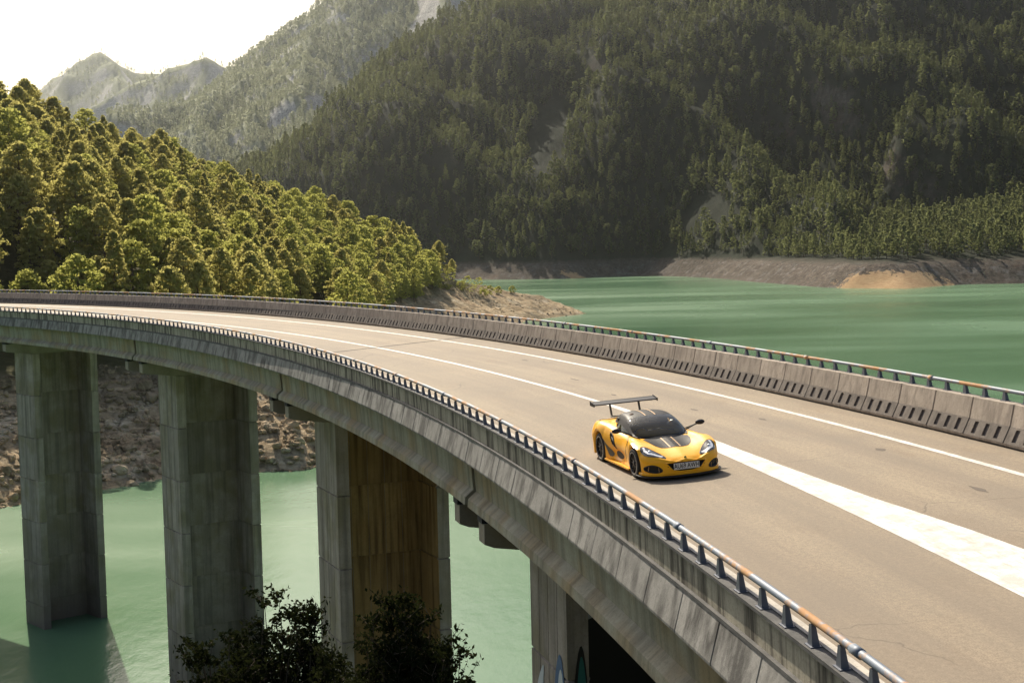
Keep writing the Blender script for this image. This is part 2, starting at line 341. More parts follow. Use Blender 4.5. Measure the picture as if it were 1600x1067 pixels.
# piers
PW, PD, PM, ZW = 5.35, 3.45, -.62, -24.786
FL = .58     # flange width on the face
def pier(s, k):
    X, Y, T = frame(s); ctr = BP(s, PM, 0)
    root = bpy.data.objects.new('pier', None); COL.objects.link(root); root.parent = bridge
    root.matrix_world = Matrix.Translation(Vector(ctr)) @ Matrix.Rotation(T-PI/2, 4, 'Z')   # local x = +d side, y = along +s
    a, b = PW/2, PD/2
    # section outline, recess open on both faces, web set back
    f0, w0, w1 = -b, -b+2.3, -b+2.85
    sec = [(-a, -b), (-a+FL, -b), (-a+FL+.10, w0), (a-FL-.10, w0), (a-FL, -b), (a, -b), (a, b), (a-FL, b), (a-FL-.08, w1), (-a+FL+.08, w1), (-a+FL, b), (-a, b)]
    ztop = -2.92; lift = 3.35; z = ztop; j = 0; mat = [M_pier, M_pier3 if k == 2 else M_pier]
    while z > ZW-1.2:
        zb = max(z-lift, ZW-1.5)
        bm = bmesh.new(); n = len(sec)
        zs = [z, z-.05, z-.075, zb]; ins = [.06, .05, 0, 0]
        rings = []
        for zz, q_ in zip(zs, ins):
            sx = (a-q_)/a; sy = (b-q_)/b
            rings.append([bm.verts.new((x*sx, y*sy, zz)) for x, y in sec])
        for r0, r1 in zip(rings, rings[1:]):
            for m in range(n):
                f_ = bm.faces.new((r0[m], r0[(m+1) % n], r1[(m+1) % n], r1[m])); f_.material_index = 1 if m in (1, 2, 3) else 0
        # shutter board lines: thin raised seams on the end face and web
        for xx in np.arange(-a+FL+.75, a-FL-.4, .83): box(bm, xx-.008, xx+.008, w0-.012, w0+.02, zb+.03, z-.06)
        for yy in np.arange(-b+.85, b-.3, .86): box(bm, -a-.012, -a+.02, yy-.008, yy+.008, zb+.03, z-.06)
        me_o = bm_obj('concrete_lift', bm, root, mat); z = zb; j += 1
    # top plug closing the shaft
    bm = bmesh.new(); box(bm, -a+.02, a-.02, -b+.02, b-.02, ztop, ztop+.14); bm_obj('pier_head', bm, root, M_cap)
    # two cap beams with sloping cantilevers
    e = TL+T1*s/100
    for y0, y1 in ((-b+.004, -b+.60), (b-.60, b-.004)):
        L = a+2.1; zt = -1.80
        poly = [(-L, zt-e*L), (L, zt+e*L), (L, zt-.52+e*L), (L-.25, zt-.62+e*L), (a+.02, -2.97), (-a-.02, -2.97), (-L+.25, zt-.62-e*L), (-L, zt-.52-e*L)]
        bm = bmesh.new()
        A = [bm.verts.new((x, y0, z_)) for x, z_ in poly]; B = [bm.verts.new((x, y1, z_)) for x, z_ in poly]
        bm.faces.new(A); bm.faces.new(B[::-1])
        for m in range(len(poly)): bm.faces.new((A[m], B[m], B[(m+1) % len(poly)], A[(m+1) % len(poly)]))
        capb = bm_obj('cap_beam', bm, root, M_cap)
        for gd in (-5.02, -1.9, 1.4, 4.55):
            x = gd-PM
            bm = bmesh.new(); box(bm, x-.42, x+.42, (y0+y1)/2-.25, (y0+y1)/2+.25, zt+e*x-.02, -1.66+e*x+e*PM*0); bm_obj('bearing_block', bm, capb, M_joint)
    return root
pier_objs = [pier(s, k-0) for k, s in enumerate(PIERS)]
# ---- near parapet: outer wall with a separate row of fascia panels under it
near = empty('parapet_wall', (0, 0, 0), 'streaky grey concrete parapet along the near edge of the bridge deck', 'parapet')
prof = [(-5.12, .002), (-5.16, .10), (-5.26, .34), (-5.33, .86), (-5.46, .862), (-5.462, .845), (-5.62, .845), (-5.62, .80), (-5.56, .78), (-5.545, .36), (-5.60, .355), (-5.60, .30), (-5.36, .30), (-5.32, -.25), (-5.22, -.25), (-5.125, -.02)]
sweep('wall', prof, S0, S1, .83, [M_outer, M_top, M_topdark], near, matidx=[1, 1, 1, 1, 2, 2, 2, 2, 0, 2, 2, 0, 0, 0, 0, 0])
PAN = 1.66
# fascia panel mesh: x along, y outward (+y = -d), z up ; slanting outwards downwards
def fascia_mesh(rnd):
    bm = bmesh.new(); L = PAN/2-.012
    sec = [(0.00, .335), (.10, .335), (.115, .30), (.285, -.245), (.285, -.285), (.20, -.285), (.02, .24)]
    secs = [(-L, 0), (-L+.012, .012), (L-.012, .012), (L, 0)]
    R = []
    for x, o in secs: R.append([bm.verts.new((x, y+(o if 0 < i < 5 else 0), z)) for i, (y, z) in enumerate(sec)])
    n = len(sec)
    for r0, r1 in zip(R, R[1:]):
        for m in range(n): bm.faces.new((r0[m], r0[(m+1) % n], r1[(m+1) % n], r1[m]))
    bm.faces.new(R[0]); bm.faces.new(R[-1][::-1])
    bmesh.ops.recalc_face_normals(bm, faces=bm.faces)
    me = bpy.data.meshes.new('fascia_panel'); bm.to_mesh(me); bm.free(); me.materials.append(M_fascia); return me
fm = fascia_mesh(0)
rr = random.Random(3)
for s in offs(14.2, 250, -5.5, PAN):
    o = bpy.data.objects.new('fascia_panel', fm); COL.objects.link(o); o.parent = near
    o.matrix_world = place(s, -5.44-.008*rr.random(), .0, True) @ Matrix.Rotation(rr.uniform(-.006, .006), 4, 'Z')
# ---- far barrier: panels with three drain grooves each
far = empty('barrier_wall', (0, 0, 0), 'sunlit concrete crash barrier with slotted foot along the far lake side of the road', 'barrier')
def barrier_mesh():
    bm = bmesh.new(); L = PAN/2-.009
    # inner face profile (y toward road = +y, z)
    P = [(.30, .0), (.30, .03), (.36, .045), (.365, .10), (.175, .44), (.05, .90)]
    slots = [(-.54, -.38), (-.07, .09), (.38, .54)]
    xs = [-L, -L+.02]+[v_ for s_ in slots for v_ in s_]+[L-.02, L]
    fz = lambda z: np.interp(z, [p[1] for p in P[3:]], [p[0] for p in P[3:]])
    zr = [.10, .15, .40, .44, .90]
    rows = [[bm.verts.new((x, fz(z)-(.015 if i in (0, len(xs)-1) else 0), z)) for i, x in enumerate(xs)] for z in zr]
    slotfaces = []
    for r in range(len(zr)-1):
        for c in range(len(xs)-1):
            is_slot = (r == 1 and c in (2, 4, 6))
            a_, b_, c_, d_ = rows[r][c], rows[r][c+1], rows[r+1][c+1], rows[r+1][c]
            if not is_slot: bm.faces.new((a_, b_, c_, d_)).material_index = 2 if r < 3 else 0
            else:
                inn = [bm.verts.new((v_.co.x*1.0+(.012 if v_ in (a_, d_) else -.012), v_.co.y-.045, v_.co.z-.01)) for v_ in (a_, b_, c_, d_)]
                o4 = (a_, b_, c_, d_)
                for m in range(4): f = bm.faces.new((o4[m], o4[(m+1) % 4], inn[(m+1) % 4], inn[m])); f.material_index = 1
                f = bm.faces.new(inn); f.material_index = 1
    # foot with a dark undercut
    for (y0_, z0_), (y1_, z1_), mi in (((.365, .10), (.36, .045), 0), ((.36, .045), (.30, .03), 1), ((.30, .03), (.30, -.01), 1)):
        vs_ = [bm.verts.new(p) for p in ((-L, y0_, z0_), (L, y0_, z0_), (L, y1_, z1_), (-L, y1_, z1_))]; f = bm.faces.new(vs_); f.material_index = mi
    # top and back
    for pts in (((-L, .05, .90), (L, .05, .90), (L, -.19, .90), (-L, -.19, .90)), ((-L, -.19, .90), (L, -.19, .90), (L, -.24, -.30), (-L, -.24, -.30))):
        bm.faces.new([bm.verts.new(p) for p in pts])
    for x in (-L, L): bm.faces.new([bm.verts.new((x, y, z)) for y, z in [(.30, 0), (.36, .045), (.35, .10), (.16, .44), (.035, .90), (-.19, .90), (-.24, 0)]])
    me = bpy.data.meshes.new('barrier_panel'); bm.to_mesh(me); bm.free(); me.materials.append(M_inner); me.materials.append(M_slot); me.materials.append(M_foot); return me
bmh = barrier_mesh()
for s in offs(10.4, 250, 4.9, PAN):
    o = bpy.data.objects.new('barrier_panel', bmh); COL.objects.link(o); o.parent = far
    o.matrix_world = place(s, 4.94, .0, True) @ Matrix.Rotation(rr.uniform(-.004, .004), 4, 'Z')
sweep('core', [(4.98, -.02), (4.98, .87), (5.10, .87), (5.10, -.3)], S0, S1, 1.0, M_joint, far)
# small pale plate on the far barrier, left blank where nothing is legible
bm = bmesh.new(); box(bm, -.20, .20, 0, .012, -.09, .09)
o = bm_obj('plaque', bm, None, plain('plaque white', (.62, .60, .56), .6)); o.matrix_world = place(88.5, 4.83, .66); tag(o, 'small pale rectangular plate fixed to the far barrier', 'sign')
# ---- rails and posts
def rail(name_thing, label, d, phase, seg):
    root = empty(name_thing, (0, 0, 0), label, 'guard rail')
    c = [(d+.047*math.cos(t), 1.128+.044*math.sin(t)) for t in np.linspace(0, 2*PI, 11)[:-1]]
    sweep('rail_tube', c, S0, S1, .83, M_rail, root, True, True)
    bm = bmesh.new()
    # tapered fin across the rail, with flange and foot plate
    pr = [(-.075, .004), (.075, .004), (.034, .235), (-.034, .235)]
    A = [bm.verts.new((x, -.045*(1 if z < .1 else .55), z)) for x, z in pr]; B = [bm.verts.new((x, .045*(1 if z < .1 else .55), z)) for x, z in pr]
    bm.faces.new(A); bm.faces.new(B[::-1])
    for m in range(4): bm.faces.new((A[m], B[m], B[(m+1) % 4], A[(m+1) % 4]))
    box(bm, -.10, .10, -.07, .07, -.002, .012)
    bmesh.ops.recalc_face_normals(bm, faces=bm.faces)
    pm = bpy.data.meshes.new('post'); bm.to_mesh(pm); bm.free(); pm.materials.append(M_post)
    st = offs(phase, 250, d, .83); big = [s for s in st if 35 < s < 162][:150]; rest = [s for s in st if s not in big]
    zt = .845 if d < 0 else .90
    for s in big:
        o = bpy.data.objects.new('post', pm); COL.objects.link(o); o.parent = root; o.matrix_world = place(s, d, zt)
    V = []; Fc = []
    for s in rest:
        m = place(s, d, zt); b0 = len(V)
        V += [m @ v_.co for v_ in pm.vertices]; Fc += [tuple(b0+i for i in p.vertices) for p in pm.polygons]
    o = mesh('distant_posts', V, Fc, root, M_post); o['kind'] = 'stuff'
    # bolted sleeves where lengths of rail meet
    for s in np.arange(phase+.4, 170, 6.64):
        Vt, Ft = tube([BP(s-.11, d, 1.125), BP(s+.11, d, 1.125)], .058, 10); mesh('sleeve', Vt, Ft, root, M_rail, True)
    return root
rail('guard_rail', 'blue grey steel rail with rust patches on short tapered posts along the near parapet', -5.52, 12.65, 0)
rail('guard_rail', 'rust speckled steel hand rail on top of the far lakeside barrier', 5.04, 11.9, 0)
# ---- graffiti on the nearest pier
P4 = pier_objs[1]
def gpoly(name, pts, face, mat, lift=.0):
    """pts in (u, z) on the end face ('end', u along y) or the flange/web ('front', u along x)"""
    a, b = PW/2, PD/2
    V = []
    for u, z in pts:
        if face == 'end': V.append((-a-.016-lift, u, z))
        elif face == 'front': V.append((u, -b-.016-lift, z))
        else: V.append((u, -b+2.3-.016-lift, z))
    me = bpy.data.meshes.new(name); bm = bmesh.new(); vv = [bm.verts.new(p) for p in V]; f = bm.faces.new(vv); bmesh.ops.triangulate(bm, faces=[f]); bm.to_mesh(me); bm.free()
    return link(name, me, P4, mat)
G_blue = plain('spray paint blue', (.05, .10, .22), .6); G_white = plain('spray paint white', (.5, .52, .55), .6); G_black = plain('spray paint black', (.008, .008, .008), .5)
G_teal = plain('spray paint teal', (.02, .14, .12), .6); G_ora = plain('spray paint ochre', (.3, .16, .04), .6)
def blob(cx, cz, rx, rz, n=16, wob=.15, seed=0, tilt=0):
    r = random.Random(seed); P = []
    for i in range(n):
        t = 2*PI*i/n; k = 1+r.uniform(-wob, wob); x = rx*k*math.cos(t); z = rz*k*math.sin(t)
        P.append((cx+x*math.cos(tilt)-z*math.sin(tilt), cz+x*math.sin(tilt)+z*math.cos(tilt)))
    return P
# ------------------------------------------------------------------ terrain
def W(px, py, dep):
    u0 = (px-800)/F_PX; v0 = (py-533.5)/F_PX
    u = u0*math.cos(ROLL)-v0*math.sin(ROLL); v_ = u0*math.sin(ROLL)+v0*math.cos(ROLL)
    r = fwd+rgt*u-upv*v_
    k = dep/r.y; return np.array([r.x*k, dep, CH+r.z*k])
def ridge(pts, drop=10., k=.7):
    P = [W(*p) for p in pts]
    for p in P: p[2] -= drop
    return (np.array(P), k)
def eval_ridges(x, y, ridges, warp=0., seed=1):
    if warp: x, y = x+warp*fbm(x, y, warp*6, seed), y+warp*fbm(x, y, warp*6, seed+40)
    z = np.full(x.shape, -1e4)
    for P, k in ridges:
        zz = np.full(x.shape, -1e4)
        for a, b in zip(P[:-1], P[1:]):
            d = b[:2]-a[:2]; t = np.clip(((x-a[0])*d[0]+(y-a[1])*d[1])/(d@d), 0, 1)
            dist = np.hypot(x-a[0]-t*d[0], y-a[1]-t*d[1])
            zz = np.maximum(zz, a[2]+t*(b[2]-a[2])-k*dist)
        h = 6.; m = np.maximum(z, zz); z = m+h*np.log1p(np.exp(-np.abs(z-zz)/h))*.8
    return z
def inside(x, y, poly):
    c = np.zeros(x.shape, bool); n = len(poly)
    for i in range(n):
        x1, y1 = poly[i]; x2, y2 = poly[(i+1) % n]
        with np.errstate(divide='ignore', invalid='ignore'):
            c ^= ((y1 > y) != (y2 > y)) & (x < (x2-x1)*(y-y1)/((y2-y1) if y2 != y1 else 1e-9)+x1)
    return c
def sdist(x, y, poly):
    d = np.full(x.shape, 1e9); n = len(poly)
    for i in range(n):
        a = np.array(poly[i]); b = np.array(poly[(i+1) % n]); e = b-a; t = np.clip(((x-a[0])*e[0]+(y-a[1])*e[1])/(e@e+1e-9), 0, 1)
        d = np.minimum(d, np.hypot(x-a[0]-t*e[0], y-a[1]-t*e[1]))
    return np.where(inside(x, y, poly), d, -d)
def grid(name, fn, x0, x1, y0, y1, step, mat, label, smooth=True, jit=0):
    xs = np.arange(x0, x1+step, step); ys = np.arange(y0, y1+step, step); X, Y = np.meshgrid(xs, ys)
    Z = fn(X, Y); V = np.stack([X.ravel(), Y.ravel(), Z.ravel()], 1); nx = len(xs)
    i = np.arange(len(ys)-1)[:, None]*nx+np.arange(nx-1)[None]; i = i.ravel(); Fq = np.stack([i, i+1, i+nx+1, i+nx], 1)
    keep = (Z.ravel()[Fq].max(1) > ZW-3); Fq = Fq[keep]
    me = np_mesh(name, V, Fq); o = link(name, me, None, mat, smooth); tag(o, label, kind='structure'); return o
water = mesh('lake', [(-6000, -300, ZW), (6000, -300, ZW), (6000, 9000, ZW), (-6000, 9000, ZW)], [(0, 1, 2, 3)], None, M_water); tag(water, 'milky green reservoir water', kind='structure')
# -- wooded point on the left
SH1 = [(-400, 120), (-150, 150), (-90, 160), (-60, 167), (-52, 183), (-47, 190), (-38, 192), (-27, 194), (-21, 215), (-20, 260), (-22, 330), (-20, 410), (-10, 480), (2, 530), (14, 566), (24, 582), (31, 593), (26, 606), (10, 622), (-5, 650), (-22, 700), (-40, 760), (-60, 860), (-120, 1000), (-400, 1000)]
R1 = [ridge([(-500, 60, 330), (-250, 75, 330), (-100, 95, 335), (0, 135, 345), (90, 190, 370), (200, 215, 400), (300, 238, 435), (400, 272, 470), (460, 305, 495), (520, 345, 520), (580, 385, 540), (630, 420, 555), (670, 445, 570)], 11., .27),
      ridge([(640, 425, 560), (700, 446, 575), (760, 450, 583), (830, 458, 590), (880, 474, 594), (918, 490, 595)], 1.0, .17)]
def z_near(x, y):
    z = eval_ridges(x, y, R1, 10., 3)
    ds = sdist(x+5*fbm(x, y, 22, 9), y+5*fbm(x, y, 22, 19), SH1)
    gs = np.where(y > 520, .72, 1.)
    rough = 1.0*fbm(x, y, 9, 5)+2.6*np.abs(fbm(x, y, 26, 6))
    sh = np.where(ds < 0, ZW+ds*.5, np.where(ds < 22, ZW+.54*ds*gs, ZW+11.9*gs+.62*(ds-22)))
    sh = sh+rough*np.clip(ds/3, 0, 1)
    # stepped ledges on the bare bank
    st = 1.6; f = (sh-ZW)/st; led = ZW+st*(np.floor(f)+np.clip((f-np.floor(f))*2.2-.5, 0, 1)); sh = np.where((ds > 0) & (sh < -10), .45*sh+.55*led, sh)
    return np.minimum(z+1.5*fbm(x, y, 18, 4), sh)
grid('wooded_hill', z_near, -230, 60, 145, 760, 1.5, M_near, 'rocky wooded hill falling to a pale bare shore')
# -- right mountain
SH2 = [(-1400, 2300), (-700, 1500), (-300, 1330), (-60, 1230), (-9, 1180), (42, 1153), (75, 1190), (108, 1200), (140, 1130), (152, 1096), (160, 1000), (172, 920), (176, 868), (190, 815), (218, 786), (236, 810), (262, 834), (296, 828), (340, 835), (420, 800), (560, 780), (900, 700), (2200, 700), (2200, 5000), (-1400, 5000)]
_sx, _sd = [380, 480, 780, 1000, 1110, 1200, 1270, 1420, 1600, 2300], [1330, 1300, 1180, 1200, 1100, 980, 880, 840, 850, 760]
def rm(pts, drop, k): return ridge([(a, b, np.interp(a, _sx, _sd)+(c-np.interp(a, _sx, _sd))*.75) for a, b, c in pts], drop, k)
R2 = [rm([(500, 270, 1480), (580, 210, 1560), (640, 150, 1620), (712, 70, 1700), (775, 0, 1780), (850, -90, 1900), (1000, -160, 2000)], 10, .85),
      rm([(560, 195, 1560), (610, 255, 1440), (670, 325, 1320), (730, 385, 1220)], 10, .85),
      rm([(440, 330, 1500), (495, 285, 1480), (565, 310, 1380), (640, 350, 1290), (700, 395, 1230)], 10, .8),
      rm([(720, 395, 1190), (860, 312, 1260), (960, 240, 1340), (1050, 178, 1420), (1150, 92, 1520), (1250, 0, 1640), (1350, -100, 1780)], 10, 1.1),
      rm([(820, 170, 1700), (840, 90, 1760), (900, 0, 1840), (960, -80, 1920)], 10, 1.15),
      rm([(1125, 392, 1110), (1160, 340, 1140), (1210, 285, 1180), (1290, 208, 1240), (1390, 150, 1290), (1480, 60, 1450), (1600, -50, 1650), (1700, -140, 1800)], 10, 1.05),
      rm([(1390, 150, 1290), (1450, 220, 1170), (1500, 300, 1050), (1545, 360, 950), (1590, 392, 880)], 10, 1.05),
      rm([(1290, 208, 1240), (1310, 300, 1080), (1330, 370, 960)], 10, 1.05),
      rm([(1000, 380, 1230), (1040, 300, 1290), (1120, 210, 1400), (1220, 130, 1480)], 10, 1.15),
      rm([(1600, 260, 1150), (1680, 180, 1250), (1800, 60, 1400), (1950, -60, 1600)], 10, 1.05),
      rm([(1000, -160, 2000), (1350, -170, 1950), (1700, -160, 1850), (2300, -160, 1800)], 10, .6)]
def z_right(x, y):
    z = eval_ridges(x, y, R2, 22., 11)
    z = z-105*np.abs(fbm(x+.35*y, y*.30, 170, 21, 3))-48*np.abs(fbm(x+.3*y, y*.45, 62, 24, 3))+9*fbm(x, y, 45, 22)+11
    ds = sdist(x+6*fbm(x, y, 40, 29), y+6*fbm(x, y, 40, 39), SH2)
    base = ZW+13+.16*np.clip(ds-20, 0, None)
    z = np.maximum(z, base)
    sh = np.where(ds < 0, ZW+ds*.5, np.where(ds < 19, ZW+.72*ds, ZW+13.7+1.15*(ds-19)))+np.clip(ds/4, 0, 1)*(2.6*fbm(x, y, 24, 31)+1.2*fbm(x, y, 7, 32))
    return np.minimum(z, sh)
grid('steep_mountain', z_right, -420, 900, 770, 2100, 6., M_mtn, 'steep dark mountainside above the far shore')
# -- hazy mountains up the valley
R3 = [ridge([(900, -260, 2900), (720, -120, 2800), (600, -80, 2700), (530, -2, 2600), (470, 47, 2500), (410, 95, 2420), (330, 135, 2300), (250, 160, 2200), (180, 175, 2100), (120, 230, 2000)], 9, .8),
      ridge([(470, 47, 2500), (455, 115, 2250), (478, 190, 2050), (495, 262, 1900)], 9, .8),
      ridge([(410, 95, 2420), (390, 160, 2200), (400, 230, 2000), (430, 300, 1850)], 9, .8),
      ridge([(330, 135, 2300), (300, 200, 2050), (310, 260, 1900)], 9, .8),
      ridge([(700, -60, 2600), (688, 30, 2350), (655, 105, 2200), (600, 160, 2080), (560, 215, 1980)], 6, 1.1)]
R4 = [ridge([(480, 140, 3500), (420, 112, 3500), (385, 98, 3500), (345, 101, 3500), (322, 88, 3480), (305, 92, 3480), (260, 108, 3500), (215, 128, 3520), (160, 160, 3500), (80, 220, 3400)], 6, .9),
      ridge([(322, 88, 3480), (290, 180, 3200)], 6, 1.0), ridge([(260, 108, 3500), (220, 190, 3250)], 6, 1.0)]
R5 = [ridge([(330, 130, 4600), (240, 110, 4600), (195, 97, 4600), (168, 83, 4600), (148, 84, 4600), (120, 98, 4600), (75, 128, 4600), (0, 175, 4600), (-200, 230, 4600), (-600, 260, 4500)], 5, .8),
      ridge([(168, 83, 4600), (200, 150, 4200), (220, 220, 3900)], 5, .9), ridge([(120, 98, 4600), (60, 180, 4200)], 5, .9)]
def z_mid(x, y): return np.maximum(eval_ridges(x, y, R3, 40., 51)-26*np.abs(fbm(x, y, 130, 52))+8*fbm(x, y, 45, 53)+6, -20)
def z_far1(x, y): return np.maximum(eval_ridges(x, y, R4, 40., 61)-34*np.abs(fbm(x, y, 160, 62))+14*fbm(x, y, 60, 63)+8, -20)
def z_far2(x, y): return np.maximum(eval_ridges(x, y, R5, 50., 71)-50*np.abs(fbm(x, y, 230, 72))+20*fbm(x, y, 80, 73)+12, -20)
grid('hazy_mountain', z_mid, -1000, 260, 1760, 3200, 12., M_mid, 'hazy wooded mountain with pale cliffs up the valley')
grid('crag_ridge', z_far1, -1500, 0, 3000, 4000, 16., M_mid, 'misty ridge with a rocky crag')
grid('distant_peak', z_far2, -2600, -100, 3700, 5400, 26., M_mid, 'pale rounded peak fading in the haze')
# -- hillside the camera stands on
def z_home(x, y):
    z = 2.2-.34*(y+0)-.0035*np.clip(y, 0, None)**2+.05*np.clip(-y, 0, 30)
    z = z-.10*np.clip(x-2, 0, None)-.03*np.clip(-x-5, 0, None)+.8*fbm(x, y, 9, 81)
    sx = np.interp(y, _y, _x); near_b = np.clip(1-np.abs(x-sx)/9., 0, 1)
    z = np.where((x > sx-9) & (y > -14), np.minimum(z, -3.2-.34*np.clip(y, -14, None)), z)
    return z
grid('hillside', z_home, -80, 110, -60, 90, 1.5, M_home, 'dark hillside below the bridge')
# ------------------------------------------------------------------ trees
def crown_mesh(name, rng, H, zb, R, nclump, ncard, size, mat, shape='pine', trunk=True):
    V = []; 
    cl = []
    for i in range(nclump):
        t = (i+.5)/nclump; t = t**.85
        h = zb+(H-zb)*t
        if shape == 'pine': prof_ = math.sin(PI*min(1, .22+t*.80))**.7*(1-.25*t)
        elif shape == 'cone': prof_ = (1-t)**.8*.95+.06
        else: prof_ = math.sin(PI*(.18+.80*t))**.6
        r = R*prof_*math.sqrt(rng.uniform(.15, 1.0)); a = i*2.39996+rng.uniform(-.5, .5)
        cs = R*(rng.uniform(.20, .36) if shape != 'cone' else rng.uniform(.18, .30)*(1.25-t))
        cl.append((r*math.cos(a), r*math.sin(a), h, cs))
    cl.append((0, 0, H-.3, R*.2))
    nc = len(cl); C_ = np.array(cl)
    idx = np.repeat(np.arange(nc), ncard); rs = np.random.RandomState(rng.randrange(1 << 30))
    d = rs.normal(size=(len(idx), 3)); d /= np.linalg.norm(d, axis=1)[:, None]; d[:, 2] = np.abs(d[:, 2])*.9-.25
    c = C_[idx, :3]+d*C_[idx, 3:4]*np.array([1, 1, .50])*rs.uniform(.55, 1.05, (len(idx), 1))
    n = d+rs.normal(size=d.shape)*.55; n /= np.linalg.norm(n, axis=1)[:, None]
    u = np.cross(n, rs.normal(size=d.shape)); u /= np.linalg.norm(u, axis=1)[:, None]; v_ = np.cross(n, u)
    sz = size*rs.uniform(.6, 1.3, (len(idx), 1))
    Q = np.stack([c-u*sz*.5, c+v_*sz*.38, c+u*sz*.6, c-v_*sz*.38], 1).reshape(-1, 3)
    Fq = np.arange(len(Q)).reshape(-1, 4)
    me = np_mesh(name, Q, Fq); me.materials.append(mat); return me
def trunk_mesh(name, rng, H, zb, r, nb=6, R=2.):
    pts = [(0, 0, -1.2)]; x = y = 0
    for i in range(5):
        x += rng.uniform(-.12, .12); y += rng.uniform(-.12, .12); pts.append((x, y, H*.88*(i+1)/5))
    V, Fc = tube(pts, [r*1.2, r, r*.85, r*.65, r*.42, r*.12], 6)
    V = [tuple(v_) for v_ in V]; Fc = list(Fc)
    for b in range(nb):
        t = .35+.55*b/nb; a = b*2.4; z = H*.88*t; L = R*.75*(1.1-t)
        vb, fb = tube([(x*t, y*t, z), (x*t+L*.5*math.cos(a), y*t+L*.5*math.sin(a), z+L*.12), (x*t+L*math.cos(a), y*t+L*math.sin(a), z+L*.3)], [r*.35, r*.25, r*.08], 4)
        k = len(V); V += [tuple(v_) for v_ in vb]; Fc += [tuple(k+i for i in f) for f in fb]
    me = bpy.data.meshes.new(name); me.from_pydata(V, [], Fc); me.update(); me.materials.append(M_bark); return me
R_ = random.Random(11)
pines = []
for i in range(6):
    H = [12.5, 11.2, 13.5, 10.4, 12, 9.8][i]; sh = ['pine', 'pine', 'cone', 'pine', 'round', 'round'][i]; RR = [3.3, 3.5, 3.0, 3.2, 3.5, 3.4][i]
    zb = H*[.38, .30, .16, .34, .22, .16][i]
    pines.append((crown_mesh('crown', R_, H, zb, RR, 84, 24, .52, M_leaf if sh == 'round' else M_pine, sh), trunk_mesh('trunk', R_, H, zb, .19, 6, RR), sh, H))
def merged(cm, tm, name):
    bm = bmesh.new(); bm.from_mesh(cm); n = len(bm.faces); bm.from_mesh(tm)
    for k, f in enumerate(bm.faces): f.material_index = 0 if k < n else 1
    me = bpy.data.meshes.new(name); bm.to_mesh(me); bm.free(); me.materials.append(cm.materials[0]); me.materials.append(M_bark); return me
def stuff_gn(name, label, pts, scl, rot, protos, mat_slot=None, idx=None):
    me = bpy.data.meshes.new(name); me.vertices.add(len(pts)); me.vertices.foreach_set('co', np.asarray(pts, np.float32).ravel())
    for an, ty, data in (('scl', 'FLOAT', scl), ('rot', 'FLOAT', rot), ('pick', 'INT', idx)):
        a = me.attributes.new(an, ty, 'POINT'); a.data.foreach_set('value', data)
    me.update(); o = bpy.data.objects.new(name, me); COL.objects.link(o)
    g = bpy.data.node_groups.new(name+'_scatter', 'GeometryNodeTree')
    g.interface.new_socket('Geometry', in_out='INPUT', socket_type='NodeSocketGeometry'); g.interface.new_socket('Geometry', in_out='OUTPUT', socket_type='NodeSocketGeometry')
    gi = g.nodes.new('NodeGroupInput'); go = g.nodes.new('NodeGroupOutput'); iop = g.nodes.new('GeometryNodeInstanceOnPoints'); jn = g.nodes.new('GeometryNodeJoinGeometry')
    for p in protos[::-1]:
        oi = g.nodes.new('GeometryNodeObjectInfo'); oi.inputs['Object'].default_value = p; oi.inputs['As Instance'].default_value = True
        g.links.new(oi.outputs['Geometry'], jn.inputs[0])
    def attr(n_, ty):
        a = g.nodes.new('GeometryNodeInputNamedAttribute'); a.data_type = ty; a.inputs[0].default_value = n_; return a.outputs['Attribute']
    g.links.new(gi.outputs[0], iop.inputs['Points']); g.links.new(jn.outputs[0], iop.inputs['Instance']); iop.inputs['Pick Instance'].default_value = True
    g.links.new(attr('pick', 'INT'), iop.inputs['Instance Index'])
    cx = g.nodes.new('ShaderNodeCombineXYZ'); g.links.new(attr('rot', 'FLOAT'), cx.inputs[2])
    er = g.nodes.new('FunctionNodeEulerToRotation'); g.links.new(cx.outputs[0], er.inputs[0]); g.links.new(er.outputs[0], iop.inputs['Rotation'])
    g.links.new(attr('scl', 'FLOAT'), iop.inputs['Scale']); g.links.new(iop.outputs[0], go.inputs[0])
    md = o.modifiers.new('scatter', 'NODES'); md.node_group = g
    tag(o, label, kind='stuff'); return o
def hidden_obj(name, me): return bpy.data.objects.new(name, me)
def proj(P):
    P = np.asarray(P, float)-np.array([0, 0, CH]); X = P[:, 0]; D = P@np.array(fwd); Y = -(P@np.array(upv))
    u = F_PX*X/D; v_ = F_PX*Y/D
    return u*math.cos(ROLL)+v_*math.sin(ROLL)+800, v_*math.cos(ROLL)-u*math.sin(ROLL)+533.5, D
def scatter(fn, x0, x1, y0, y1, sp, seed, zmin, smax, pxm=160, thin=None):
    rs = np.random.RandomState(seed)
    xs = np.arange(x0, x1, sp); ys = np.arange(y0, y1, sp); X, Y = np.meshgrid(xs, ys); X = X.ravel()+rs.uniform(-.48, .48, X.size)*sp; Y = Y.ravel()+rs.uniform(-.48, .48, Y.size)*sp
    px = X/Y*F_PX+800; k = (px > -pxm) & (px < 1600+pxm); X = X[k]; Y = Y[k]
    Z = fn(X, Y); gx = (fn(X+1.5, Y)-fn(X-1.5, Y))/3; gy = (fn(X, Y+1.5)-fn(X, Y-1.5))/3; sl = np.hypot(gx, gy)
    k = (Z > zmin+1.5*fbm(X, Y, 15, 90)) & (sl < smax)
    if thin is not None: k &= thin(X, Y, Z)
    return np.stack([X, Y, Z], 1)[k]
